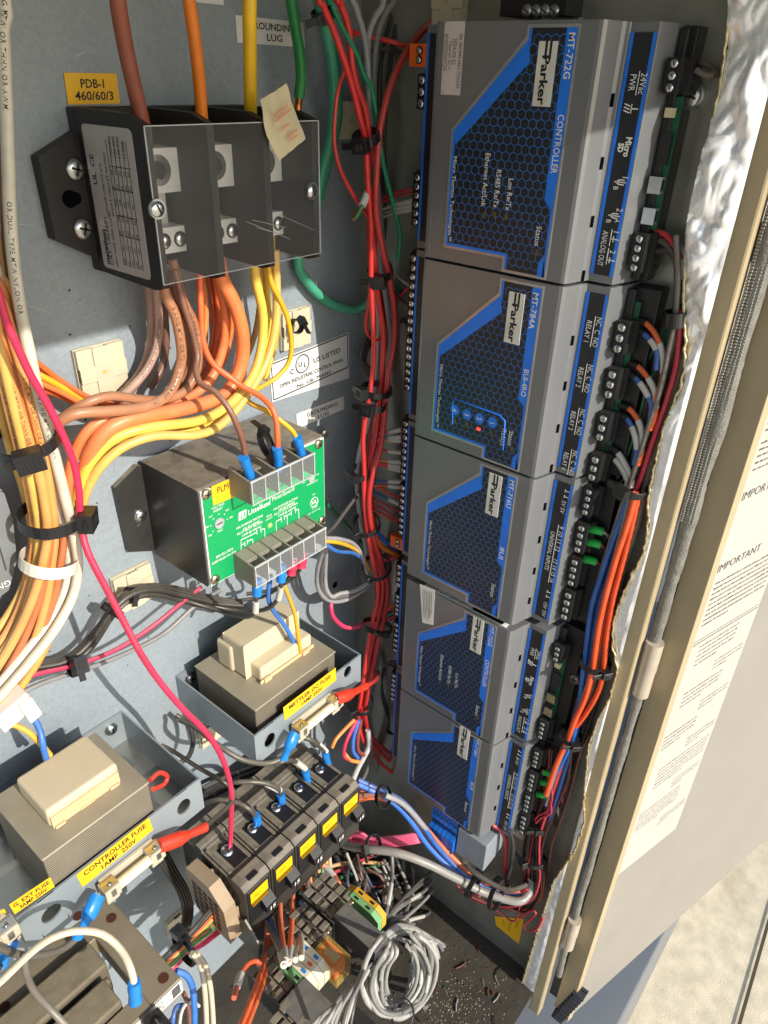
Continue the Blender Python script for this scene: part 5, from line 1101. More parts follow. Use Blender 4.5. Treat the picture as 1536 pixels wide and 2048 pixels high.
for i, (x, y) in enumerate(((583, 1142), (603, 1128))):
    w = wire('wire', 'black wire with pink crimp under the phase monitor, %s one' % ('left' if i == 0 else 'right'), BK_, 8, [(x, y, .205), (x - 8, y + 18, .19), (x - 26, y + 34, .15), (x - 60, y + 52, .10), (x - 110, y + 60, .07)])
    sub(w, 'crimp_terminal', pcrimp, [(x + 4, y - 22, .205), (x - 1, y + 6, .205)], [.005, .0085, .0095, .0080, .0095])
wire('wire', 'blue wire looping into the right transformer bobbin', BL, 9, [(541, 1150, .18), (537, 1195, .175), (546, 1220, .17), (568, 1250, .165), (586, 1282, .165), (588, 1300, .165), (580, 1314, .165), (564, 1316, .160)])
wire('wire', 'yellow wire dropping into the right transformer bobbin', 'e3a32a', 8, [(566, 1165, .17), (578, 1195, .17), (590, 1230, .17), (596, 1270, .175), (601, 1302, .175), (602, 1318, .17)])
# right end of the phase monitor
for i, (c, pts, l) in enumerate((('e3b02a', [(650, 1082, .19), (676, 1085, .17), (702, 1094, .14), (722, 1108, .12), (738, 1140, .11)], 'yellow wire leaving the right end of the phase monitor'), (BL, [(654, 1090, .18), (668, 1100, .17), (684, 1104, .15), (706, 1106, .13), (726, 1118, .11)], 'blue wire leaving the right end of the phase monitor'), ('9a9a9e', [(652, 1076, .19), (680, 1078, .17), (708, 1088, .14), (724, 1112, .12), (735, 1150, .11)], 'grey wire leaving the right end of the phase monitor'), ('3c3d42', [(652, 1068, .19), (668, 1054, .17), (690, 1024, .14), (708, 1000, .12), (720, 985, .11)], 'dark wire rising from the right end of the phase monitor to the red bundle'))):
    wire('wire', l, c, 8, pts)
for i, (o_, c) in enumerate(((0, '8c8c90'), (8, '55565a'), (16, '9a9a9c'))):
    wire('wire', 'grey wire looping down beside the right end of the phase monitor', c, 9, [(652, 1092, .15), (642 + o_ * .6, 1112, .12), (634 + o_, 1146, .09), (636 + o_, 1176, .08), (652 + o_ * .7, 1198 - o_ * .3, .08), (680, 1203 - o_, .08), (712, 1190 - o_ * .6, .09), (742, 1168 - o_ * .4, .10)], group='grey wires looping beside the phase monitor')
wire('wire', 'pink wire hanging in a loop above the right transformer bracket', 'd83a66', 9, [(705, 1196, .05), (684, 1186, .06), (666, 1196, .07), (662, 1214, .08), (668, 1236, .085), (690, 1254, .09), (716, 1253, .10), (742, 1236, .11), (752, 1215, .11)])
wire('wire', 'dark green wire crossing behind the phase monitor to the red bundle', '0f5a40', 9, [(648, 1002, .02), (670, 1026, .03), (698, 1056, .05), (716, 1078, .07), (742, 1090, .08)])
# ---- upright red bundle beside the controllers
R1 = [
 (RD, 13, .145, [(636, -40), (646, 10), (671, 70), (702, 164), (720, 236), (730, 275), (733, 310), (736, 370), (742, 450), (742, 540), (743, 590), (746, 640), (748, 690), (746, 740), (740, 785), (731, 830), (726, 880), (728, 935), (728, 985), (731, 1030), (737, 1075), (746, 1125), (755, 1166), (755, 1200), (746, 1240), (737, 1285), (729, 1340), (722, 1395), (717, 1430), (722, 1470), (742, 1504), (768, 1532), (805, 1560), (832, 1574)]),
 (RD, 14, .135, [(672, -40), (680, 5), (693, 40), (700, 80), (704, 130), (714, 175), (729, 215), (738, 270), (747, 330), (746, 420), (750, 520), (754, 580), (761, 625), (767, 670), (766, 720), (763, 775), (757, 825), (750, 882), (741, 930), (735, 965), (738, 1010), (744, 1065), (756, 1125), (765, 1160), (766, 1195), (757, 1240), (747, 1285), (738, 1335), (728, 1390), (724, 1432), (732, 1470), (756, 1500), (790, 1530), (812, 1545)]),
 ('a82426', 15, .155, [(930, -10), (900, 16), (848, 58), (806, 115), (780, 174), (764, 236), (758, 275), (754, 330), (752, 420), (766, 500), (780, 560), (787, 605), (790, 645), (788, 690), (778, 742), (772, 790), (768, 840), (760, 900), (746, 945), (738, 990), (740, 1038), (748, 1078), (762, 1125), (775, 1165), (775, 1200), (768, 1240), (756, 1285), (747, 1335), (735, 1390), (730, 1430), (742, 1470), (768, 1498), (800, 1520), (815, 1530)]),
 (RD, 10, .12, [(704, 110), (690, 140), (676, 180), (669, 240), (669, 290), (681, 340), (710, 396), (738, 440), (742, 500), (738, 600), (732, 645), (738, 672), (756, 680), (768, 664)]),
]
RL = ['red wire on the left front of the upright bundle, forming no loop', 'red wire in the middle of the upright bundle beside the controllers', 'dark red wire entering the upright bundle from the top right', 'thin red wire bowing out left of the upright bundle at the top']
for (c, ww, dd, p), l in zip(R1, RL): wire('wire', l, c, ww * .74, [(x, y, dd) for x, y in p], n=10)
for i in range(4):
    o_ = 8 * i - 10; dd = .085 + .012 * (i % 2)
    wire('wire', 'red wire behind the front ones in the upright bundle', ['b82428', 'cc3030', 'ab2024', 'c42a2a'][i], 8, [(738 + o_ * .3, 300, dd), (742 + o_ * .5, 420, dd), (752 + o_, 560, dd), (764 + o_, 680, dd), (758 + o_ * .6, 790, dd), (744 + o_ * .6, 900, dd), (736 + o_ * .6, 1000, dd), (752 + o_ * .6, 1110, dd), (760 + o_ * .7, 1200, dd), (740 + o_ * .7, 1320, dd), (722 + o_ * .5, 1430, dd), (738 + o_ * .7, 1480, dd), (772 + o_, 1510 + 6 * i, dd), (815 + o_, 1540 + 8 * i, dd)], group='red wires in the back of the upright bundle')
for i, (p, ww, c, l, dd) in enumerate((
  ([(702, -40), (710, 10), (729, 75), (736, 144), (740, 236), (742, 300), (752, 420), (760, 520), (769, 575), (777, 630), (781, 680), (772, 735), (762, 790), (752, 840), (747, 900), (744, 960), (736, 1010)], 15, '8a8b90', 'grey cable in front at the top of the upright bundle', .115),
  ([(770, -30), (752, 30), (737, 70), (736, 150), (742, 260), (746, 400), (752, 560), (758, 650), (756, 700), (752, 770), (744, 815), (732, 860), (720, 900), (714, 950), (716, 990), (722, 1050), (731, 1090), (734, 1140), (740, 1170)], 14, '97979a', 'grey cable swinging out left at the middle of the upright bundle', .10),
  ([(790, -30), (772, 20), (755, 70), (748, 150), (750, 300), (762, 450), (776, 600), (770, 720), (760, 830), (748, 940), (744, 1040), (757, 1100), (766, 1150), (775, 1200), (772, 1260), (756, 1320), (745, 1380), (738, 1420), (744, 1470), (752, 1530), (760, 1570)], 13, '7b7c80', 'grey cable on the right side of the upright bundle', .09),
  ([(812, -30), (798, 30), (786, 90), (778, 150), (770, 240), (768, 300), (776, 380), (790, 430), (782, 500), (790, 600), (798, 650), (796, 700), (784, 770), (782, 830), (800, 850)], 12, BK_, 'black cable along the right side of the upright bundle', .075),
  ([(800, -30), (784, 30), (768, 90), (760, 150), (758, 240), (760, 320), (770, 420), (774, 520), (782, 620), (778, 720), (772, 800), (770, 860)], 11, '1f1f20', 'second black cable behind the grey ones at the top', .065))):
    wire('wire', l, c, ww * .74, [(x, y, dd) for x, y in p], n=10)
for i, (p, ww, c, l, dd) in enumerate((
  ([(654, -30), (662, 5), (682, 50), (712, 105), (728, 150), (742, 175), (751, 220), (756, 268), (750, 330), (742, 370), (728, 398)], 9, '0e7a52', 'green wire bundled at the top and ending at the tagged tip', .14),
  ([(741, 165), (747, 200), (754, 240), (760, 285), (766, 325), (778, 375), (790, 420), (800, 470), (796, 520)], 10, '2f9a70', 'pale green wire bowing right below the upper tie', .12),
  ([(862, -30), (846, 15), (826, 70), (808, 110), (786, 150)], 10, '2d9668', 'green wire slanting down from the top edge left of the controller', .10),
  ([(745, 330), (752, 400), (758, 450), (768, 500), (776, 540), (790, 570), (806, 590)], 8, '0e6b48', 'dark green wire inside the upright bundle', .11))):
    w = wire('wire', l, c, ww, [(x, y, dd) for x, y in p])
    if i == 0:
        sub(w, 'wire_sleeve', sleevem, [(737, 382, .142), (724, 412, .142)], .0065); sub(w, 'bare_strands', copper, [(716, 420, .14), (706, 440, .14)], .004); 
wire('wire', 'second green wire with printed sleeve beside the tagged tip', '128058', 7, [(744, 370, .145), (735, 390, .145), (722, 418, .145), (710, 438, .145)])
w = wire('wire', 'red wire running across to the upper orange plug', 'd23030', 10, [(700, 62, .08), (730, 72, .085), (766, 79, .09), (812, 92, .12), (838, 104, .17)])
sub(w, 'ferrule_boot', blk, [(822, 99, .15), (842, 107, .185)], .006)
w = wire('wire', 'black wire running across to the upper orange plug', BK_, 9, [(735, 105, .07), (758, 98, .08), (790, 100, .10), (826, 112, .16), (838, 120, .18)])
for i, (ya, c) in enumerate(((378, RD), (386, RD), (402, 'b9b4a8'), (410, '8d8d90'), (418, 'b5b0a4'))):
    w = wire('wire', ['upper red wire into the terminals by the tagged green tip', 'lower red wire into the terminals by the tagged green tip', 'pale sleeved wire into the terminals by the tagged green tip', 'grey sleeved wire into the terminals by the tagged green tip', 'lowest pale wire into the terminals by the tagged green tip'][i], c, 5, [(764, ya + 18, .09), (782, ya + 10, .11), (806, ya + 3, .14), (832, ya - 2, .18)])
    if i > 1: sub(w, 'wire_sleeve', sleevem, [(795, ya + 6, .125), (824, ya, .17)], .0048)
for i, (ya, c, sl, yo) in enumerate(((862, 'b83a5a', 1, -6), (874, BL, 1, 0), (880, 'e08040', 1, 4), (902, RD, 1, 8), (922, 'e08040', 1, 6), (930, RD, 1, 10), (936, 'c83a5a', 1, 14), (962, '27408c', 1, 4), (972, 'd2502c', 1, 6), (986, RD, 0, 22), (1000, '27408c', 1, 24), (1014, 'c02848', 0, 22), (1028, RD, 0, 28), (1036, 'c43a2a', 0, 22))):
    w = wire('wire', 'thin %s wire from the upright bundle into terminals left of the modules' % {RD: 'red', BL: 'blue', '27408c': 'navy', 'e08040': 'orange', 'b83a5a': 'magenta', 'c83a5a': 'pink', 'd2502c': 'rust', 'c02848': 'crimson', 'c43a2a': 'brick red'}[c], c, 6, [(742, ya + 4 - yo * .8, .10), (762, ya + 2 - yo * .5, .115), (786, ya + yo * .2, .14), (812, ya + yo * .6, .175)], group='thin wires into the terminals left of the controllers')
    if sl: sub(w, 'wire_sleeve', sleevem, [(778, ya - yo * .1 + 1, .132), (804, ya + yo * .45, .165)], .0050)
for i, (ya, yb_) in enumerate(((596, 572), (600, 580), (560, 555))):
    w = wire('wire', ['red wire curving up to the relay module terminals', 'black printed wire to the relay module terminals', 'white sleeved wire to the relay module terminals'][i], [RD, '333335', 'c9c6bf'][i], 6, [(784, ya + 30, .09), (790, ya + 8, .10), (804, ya - 8, .13), (822, yb_, .17)] if i == 0 else [(772, ya - 40, .09), (786, ya - 18, .10), (804, ya, .13), (822, ya + 12, .17)])
for i in range(4):
    wire('wire', 'black wire looping behind the upright bundle at mid height', '262627', 9, [(770, 640 + 14 * i, .05), (738, 668 + 12 * i, .04), (722 + 3 * i, 705 + 8 * i, .04), (728 + 3 * i, 728 + 8 * i, .045), (750, 745 + 8 * i, .06), (782, 790 + 10 * i, .08), (800, 840 + 4 * i, .11)] if i < 3 else [(790, 690, .08), (800, 650, .10), (808, 640, .13), (818, 655, .16)], group='black loops behind the upright bundle')
for c, pts, l in (('e5762c', [(742, 1020), (747, 1062), (760, 1090), (778, 1102), (800, 1112), (812, 1118)], 'orange wire leaving the upright bundle for the lower orange plug'), ('2458b4', [(748, 1058), (760, 1072), (780, 1088), (808, 1110), (816, 1116)], 'blue wire leaving the upright bundle for the lower orange plug'), (RD, [(756, 1118), (770, 1120), (786, 1116), (802, 1114)], 'short red wire into the lower orange plug')):
    wire('wire', l, c, 10, [(x, y, .12 + .05 * k / len(pts)) for k, (x, y) in enumerate(pts)])
for i, (c, y) in enumerate(((RD, 1212), ('1d7a4a', 1222), ('d9652c', 1208), (GY_, 1238), ('c02848', 1230))):
    wire('wire', 'thin %s wire from the upright bundle to the lower controller terminals' % ['red', 'green', 'orange', 'grey', 'crimson'][i], c, 6, [(752, y + 34, .09), (768, y + 16, .11), (786, y + 4, .14), (804, y - 2, .18)])
for i in range(3):
    wire('wire', 'thin dark wire hanging in a loop left of the lower controller terminals', ['1f1f20', '3a2022', '242425'][i], 4, [(800, 1325 + 5 * i, .18), (782 - 4 * i, 1322 + 4 * i, .16), (768 - 2 * i, 1345, .15), (762 + 2 * i, 1385, .15), (770 + 3 * i, 1420, .16), (778, 1440 + 6 * i, .17), (772 + 3 * i, 1462, .17), (790, 1470, .18)], group='thin dark loops by the lower terminals')
tie(734, 285, .160, 80, 26, 'black tie with upright square head on the upper red wires', head=.35, hs=.013, hd=.03)
tie(762, 556, .150, 82, 24, 'black tie on the upright bundle level with the gap between upper modules', head=.2, hs=.014, hd=.035)
tie(752, 790, .155, 95, 30, 'black tie on the upright bundle, upper of two close together', head=.75, hs=.014, hd=.04)
tie(746, 818, .160, 97, 24, 'black tie on the upright bundle, lower of two close together', head=.3, hs=.014, hd=.04)
tie(722, 955, .14, 90, 16, 'black tie on the grey cables left of the red wires', head=.6, hs=.011, hd=.03)
tie(738, 1066, .155, 75, 26, 'black tie where the orange and blue wires leave the upright bundle', head=.85, hs=.010, hd=.035)
tie(760, 1152, .165, 70, 28, 'black tie on the upright bundle above the pink loop', head=.8, hs=.009, hd=.035)
tie(752, 1262, .165, 105, 30, 'black tie on the upright bundle beside the right transformer bracket', head=-.6, hs=.009, hd=.035)
tie(724, 1424, .165, 88, 22, 'black tie on the upright bundle right of the red spade connector', head=.75, hs=.012, hd=.035)
tie(648, 34, .075, 76, 22, 'black tie on the green wires at the top edge', head=.0, hs=.010, hd=.02)
tie(600, 655, .045, 15, 12, 'black tie loop on the ivory mount above the listing label', head=-.7, hs=.009, hd=.014)
tie(538, 885, .19, 160, 26, 'black tie loop resting on top of the phase monitor', head=.9, hs=.008, hd=.010)
for c, pts, l in (('f08a3a', [(708, 1440), (690, 1458), (672, 1478), (664, 1495)], 'short orange wire fanning out below the upright bundle'), ('d82a5e', [(714, 1440), (702, 1462), (690, 1490), (688, 1512), (700, 1520)], 'pink wire fanning out below the upright bundle'), ('2f6fd0', [(718, 1440), (708, 1470), (706, 1500), (716, 1516)], 'blue wire fanning out below the upright bundle'), ('f09a4a', [(690, 1508), (700, 1520), (718, 1524)], 'pale orange wire tip fanning out below the upright bundle'), ('8b3a3a', [(722, 1440), (716, 1470), (716, 1500), (728, 1510)], 'brown red wire fanning out below the upright bundle'), ('b9b9bc', [(736, 1460), (738, 1490), (730, 1510), (716, 1536), (706, 1560)], 'grey white wire fanning out below the upright bundle'), ('55565a', [(740, 1470), (742, 1510), (730, 1550), (712, 1580)], 'dark grey wire fanning out below the upright bundle')):
    wire('wire', l, c, 8 if c != 'b9b9bc' else 11, [(x, y, .16) for x, y in pts])
# ---- spade connectors on the fuse holders
def spade(pts, col, label, cpts, cm, ww=9):
    w = wire('wire', label, col, ww, pts); sub(w, 'spade_connector', cm, cpts, [.0125, .0135, .0130, .0075, .0078, .0090], n=14, flat=.75); return w
spade([(414, 1650, .27), (440, 1628, .25), (464, 1604, .235), (466, 1580, .22), (440, 1560, .20), (396, 1535, .15), (350, 1505, .08), (322, 1490, .05)], '38352f', 'dark wire from the left fuse holder ending in a red spade connector', [(318, 1692, BY * -1 + .025), (362, 1676, BY * -1 + .03), (412, 1654, BY * -1 + .03)], rcrimp)
spade([(732, 1372, .27), (742, 1366, .25), (752, 1358, .20), (756, 1345, .15)], RD, 'short red wire from the right fuse holder ending in a red spade connector', [(672, 1398, BY * -1 + .025), (700, 1388, BY * -1 + .03), (732, 1372, BY * -1 + .03)], rcrimp)
spade([(566, 1516, .262), (534, 1527, .25), (484, 1519, .23), (436, 1490, .19), (395, 1458, .12), (360, 1440, .06)], '4a4842', 'dark wire from the right fuse holder ending in a blue spade connector', [(590, 1466, BY * -1 + .025), (580, 1490, BY * -1 + .03), (567, 1518, BY * -1 + .025)], bcrimp, 11)
spade([(158, 1872, .27), (126, 1898, .275), (84, 1910, .28), (40, 1910, .28), (-20, 1888, .28)], '57534c', 'dark grey wire from the left fuse holder ending in a blue spade connector', [(196, 1790, BY * -1 + .025), (178, 1830, BY * -1 + .035), (154, 1876, BY * -1 + .035)], bcrimp, 15)
spade([(2, 1930, .28), (-10, 1960, .28), (-30, 2000, .28)], '57534c', 'wire with a blue spade connector at the lower left picture edge', [(20, 1880, BY * -1 + .025), (12, 1905, BY * -1 + .03), (2, 1932, BY * -1 + .03)], bcrimp)
# ---- breaker feed wires with ring terminals
for i, (pts, l) in enumerate((([(400, 1612, .10), (432, 1600, .14), (468, 1603, .17), (498, 1618, .20), (514, 1636, .205)], 'dark wire with a blue crimp on the second breaker'), ([(410, 1590, .08), (440, 1572, .12), (480, 1564, .16), (528, 1566, .19), (556, 1578, .205), (563, 1594, .205)], 'dark wire with white sleeve and blue crimp on the middle breaker'), ([(548, 1532, .20), (566, 1522, .21), (588, 1522, .21), (606, 1534, .205), (612, 1546, .205)], 'dark wire with white sleeve and blue crimp on the fourth breaker'), ([(596, 1478, .17), (612, 1476, .19), (632, 1486, .20), (648, 1500, .205), (652, 1510, .205)], 'dark wire with white sleeve and blue crimp on the rearmost breaker'))):
    w = wire('wire', l, '3a3835', 10, pts); e = pts[-1]
    sub(w, 'crimp_terminal', bcrimp, [(e[0] - 2, e[1] - 6, e[2]), (e[0] + 6, e[1] + 28, e[2] - .002)], [.0085, .0088, .0078, .0092, .0075])
    if i: sub(w, 'wire_sleeve', sleevem, [(pts[-3][0] + 4, pts[-3][1] + 1, pts[-3][2]), (pts[-2][0] + 4, pts[-2][1] + 3, pts[-2][2])], .0068)
    b = MB(); q = Py(e[0] + 9, e[1] + 40, -(e[2] - .002)); b.obox(q, (.012, 0, 0), (0, .010, -.002), (0, .0005, .0022), steel); b.build('ring_tongue', w, bevel=.002)
# ---- left transformer leads
wire('wire', 'blue lead of the left transformer', BL, 13, [(42, 1420, .10), (64, 1432, .11), (80, 1462, .12), (86, 1492, .13), (92, 1516, .12)])
wire('wire', 'yellow lead of the left transformer', 'e3a63a', 12, [(-30, 1448, .09), (20, 1448, .10), (54, 1462, .11), (78, 1484, .115), (100, 1510, .105)])
b = MB(); c = Py(22, 1416, -.115); b.obox(c, (.026, 0, .008), (0, .016, 0), (-.004, 0, .016), M('white_nylon_plug', 'd8d6cf', .45, 0, .05)); b.obox(c + Vector((.018, -.01, -.004)), (.010, 0, .003), (0, .014, 0), (-.004, 0, .020), M('white_nylon_plug', 'd8d6cf', .45))
tag(b.build('wire_plug', bevel=.003), 'white nylon plug at the left edge on the blue transformer lead', 'plug')
wire('wire', 'red lead curling inside the left transformer bracket', 'c8382c', 10, [(300, 1560, .21), (318, 1545, .20), (334, 1552, .195), (328, 1568, .20), (306, 1578, .215)])
# ---- control transformer leads
w = wire('wire', 'cream wire arching over the lower left transformer frame to a blue crimp', 'c8bfa8', 15, [(-30, 1990, .30), (10, 1955, .31), (62, 1905, .32), (104, 1876, .33), (152, 1862, .34), (204, 1868, .36), (242, 1900, .385), (262, 1940, .41), (270, 1978, .42)], n=12)
sub(w, 'crimp_terminal', bcrimp, [(268, 1964, .418), (271, 2002, .42)], [.0085, .0095, .0088, .0098])
wire('wire', 'grey wire hanging over the lower left transformer coil', '6a665e', 14, [(50, 1908, .29), (52, 1945, .31), (70, 1985, .34), (104, 2022, .37), (150, 2070, .40)], text=None, n=12)
for i, c in enumerate((BL, '2a62b4', '7a4a3a', 'c9c6be')):
    wire('wire', ['bright blue wire beside the white rating label at the bottom left', 'second blue wire at the bottom edge', 'brown wire at the bottom edge beside the blue ones', 'pale wire looping at the bottom edge beside the blue ones'][i], c, [13, 9, 9, 7][i], [[(352, 1942, .33), (374, 1952, .34), (386, 1980, .35), (389, 2030, .36), (388, 2090, .37)], [(366, 2010, .33), (352, 2015, .33), (346, 2040, .34), (344, 2090, .35)], [(366, 1985, .31), (376, 2010, .32), (380, 2050, .33), (382, 2090, .34)], [(398, 2012, .33), (388, 2006, .33), (370, 2010, .34), (360, 2040, .34), (362, 2090, .34)]][i])
for i in range(2):
    wire('wire', 'cream wire falling from the tie to the bottom edge, %s one' % ('outer' if i else 'inner'), 'c4baa2', 11, [(384 + 8 * i, 1906, .30), (400 + 10 * i, 1930, .31), (408 + 12 * i, 1970, .33), (412 + 13 * i, 2020, .34), (414 + 14 * i, 2090, .36)])
# ---- coloured bundle at the bottom left
for i, (c, off, ww) in enumerate(((GN, 0, 12), ('189050', 14, 12), ('e0673a', -14, 11), ('f0a050', -4, 10), ('c79a8c', 22, 10), ('d42a5c', 30, 10), ('e04a78', 38, 9), ('1f2024', -28, 10), ('26262a', -20, 10), ('b0aca4', -24, 7), ('c94a34', 8, 9))):
    nm = ['bright green', 'second green', 'orange', 'pale orange', 'dusty pink', 'crimson', 'pink', 'black', 'second black', 'grey white', 'brick red'][i]
    wire('wire', '%s wire in the coloured bundle below the beige end block' % nm, c, ww, [(560, 1745 + off * .7, .16), (520, 1772 + off * .8, .18), (488, 1790 + off, .20), (442, 1824 + off, .22), (407, 1858 + off * .8, .235), (376, 1886 + off * .55, .24), (345, 1916 + off * .6, .24), (300, 1960 + off * .6, .23)])
tie(376, 1893, .262, -42, 34, 'black tie across the coloured bundle at the bottom left', head=-.75, hs=.014, hd=.03)
for i in range(4):
    wire('wire', 'black wire dropping behind the left bracket to the coloured bundle', '2b2a29', 9, [(300 + 8 * i, 1690, .06), (330 + 7 * i, 1740, .08), (356 + 6 * i, 1780, .09), (368 + 5 * i, 1820, .11), (362 + 4 * i, 1862, .14), (338 + 3 * i, 1910, .16)], group='black wires dropping behind the left bracket')
for i in range(3):
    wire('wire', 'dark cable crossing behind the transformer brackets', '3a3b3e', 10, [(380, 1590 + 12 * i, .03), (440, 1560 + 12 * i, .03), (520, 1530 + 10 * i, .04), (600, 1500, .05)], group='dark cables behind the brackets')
wire('wire', 'black cable loop left of the right transformer bracket', '242426', 10, [(352, 1430, .03), (376, 1448, .05), (386, 1480, .06), (378, 1512, .06), (352, 1530, .05)])
# ---- wires under the breakers
for i, (c, pts, l, sl) in enumerate((('e8662e', [(535, 1840, .30), (534, 1880, .32), (526, 1930, .37), (508, 1985, .43), (478, 2060, .49)], 'orange wire crossing the lower socket, left of the pair', 0), ('ea6c34', [(544, 1850, .30), (541, 1890, .32), (532, 1940, .37), (516, 1992, .43), (490, 2060, .49)], 'orange wire crossing the lower socket, right of the pair', 0), ('ea6a34', [(560, 1800, .29), (562, 1850, .34), (567, 1895, .40), (570, 1922, .44)], 'orange wire dropping into the ivory terminal blocks, left one', 1), ('ea6a34', [(586, 1785, .29), (584, 1840, .34), (580, 1892, .40), (577, 1925, .44)], 'orange wire dropping into the ivory terminal blocks, right one', 1), ('d8d0bc', [(574, 1808, .28), (592, 1845, .33), (603, 1882, .39), (603, 1916, .44)], 'white wire dropping into the ivory terminal blocks, outer one', 0), ('d0c9b8', [(562, 1818, .28), (576, 1855, .33), (588, 1890, .39), (591, 1920, .44)], 'white wire dropping into the ivory terminal blocks, inner one', 0), (BL, [(534, 1832, .29), (548, 1858, .33), (558, 1886, .38), (562, 1905, .41)], 'blue wire just behind the orange ones under the breakers', 0), ('8a6a58', [(530, 1842, .30), (546, 1872, .35), (560, 1905, .41), (568, 1930, .45)], 'brown wire ending in a white sleeve under the breakers', 1))):
    w = wire('wire', l, c, 11 if i < 6 else 9, pts)
    if sl: sub(w, 'wire_sleeve', sleevem, [(pts[-2][0] + 1, pts[-2][1] + 2, pts[-2][2]), pts[-1]], .0068)
for i, pts in enumerate(([(644, 1728, .27), (661, 1742, .29), (677, 1768, .33)], [(602, 1770, .28), (614, 1792, .30), (628, 1822, .335)])):
    w = wire('wire', 'short orange wire with white sleeve into the %s socket' % ('grey boxed relay' if i == 0 else 'orange relay'), 'ee7038', 12, pts)
    m_ = pts3(pts); sub(w, 'wire_sleeve', sleevem, [m_[0].lerp(m_[1], .5), m_[1].lerp(m_[2], .45)], .0078)
w = wire('wire', 'looped orange wire with white sleeve on the lower socket', 'd9512a', 10, [(522, 1930, .40), (512, 1922, .39), (496, 1928, .39), (482, 1948, .40), (474, 1972, .42), (468, 1996, .44)])
sub(w, 'wire_sleeve', sleevem, [(482, 1948, .402), (474, 1974, .423)], .0065)
# ---- pink loops and grey tape like cable
for i in range(5):
    o_ = (i - 2) * 5
    wx('wire', 'pink wire in the tied bunch between the breakers and the blue strip', 'dc4c7c', 8, [(690 + abs(o_), 1690 + o_ * .4, .28), (700, 1680 + o_ * 1.6, .27), (722, 1678 + o_ * 1.2, .26), (742, 1684 + o_ * .7, .25), (790, 1682 + o_ * .8, .22), (830, 1676 + o_ * .8, .19), (852, 1670 + o_, .16)], group='pink wires tied in a bunch')
wx('wire', 'broad grey white cable running from the breakers under the orange and blue wires', '858482', 17, [(690, 1690, .29), (712, 1694, .285), (738, 1698, .28), (795, 1706, .25), (856, 1728, .21), (908, 1754, .17), (962, 1782, .13), (1010, 1798, .10), (1040, 1802, .08), (1058, 1786, .05), (1066, 1760, .03)], n=12)
tie(736, 1690, .28, 4, 20, 'grey edged tie on the pink bunch beside the breakers', mode='x', head=.35, hs=.011, hd=.02)
for i, (c, pts, l) in enumerate((('e0642c', [(712, 1600), (740, 1594), (770, 1598), (800, 1614), (838, 1658), (884, 1708), (942, 1757), (1000, 1786), (1036, 1790)], 'front orange wire in the cable loop under the lowest module'), ('d9642e', [(714, 1586), (745, 1583), (780, 1590), (812, 1612), (850, 1655), (892, 1702), (948, 1750), (1004, 1778), (1040, 1780)], 'rear orange wire in the cable loop under the lowest module'), ('2d6cc4', [(715, 1568), (745, 1582), (785, 1604), (820, 1640), (855, 1690), (900, 1735), (950, 1770), (1004, 1796), (1042, 1796)], 'front blue wire in the cable loop under the lowest module'), ('235aa8', [(716, 1560), (750, 1576), (800, 1600), (836, 1638), (872, 1690), (914, 1735), (960, 1768), (1010, 1790), (1046, 1788)], 'rear blue wire in the cable loop under the lowest module'), ('8d8e92', [(770, 1590), (806, 1608), (845, 1650), (880, 1700), (930, 1750), (985, 1790), (1040, 1806)], 'grey wire in the cable loop under the lowest module'), ('9a5a48', [(716, 1592), (760, 1590), (806, 1606), (846, 1660), (890, 1716), (946, 1762), (1004, 1792)], 'brown wire in the cable loop under the lowest module'), ('26262a', [(930, 1722), (945, 1742), (985, 1768), (1020, 1780), (1052, 1770)], 'black wire in the cable loop under the lowest module'))):
    nn = len(pts); wx('wire', l, c, 11, [(x, y, .26 - .20 * k / (nn - 1) + .006 * (i % 3) - (.02 if i == 4 else 0)) for k, (x, y) in enumerate(pts)])
tie(756, 1592, .26, 5, 22, 'black tie on the orange and blue wires leaving the breakers', mode='x', head=None, hd=.02)
tie(944, 1768, .155, 38, 26, 'black tie on the cable loop, left of the pair', mode='x', head=-.8, hs=.012, hd=.025)
tie(985, 1790, .135, 28, 26, 'black tie on the cable loop, right of the pair', mode='x', head=-.85, hs=.012, hd=.025)
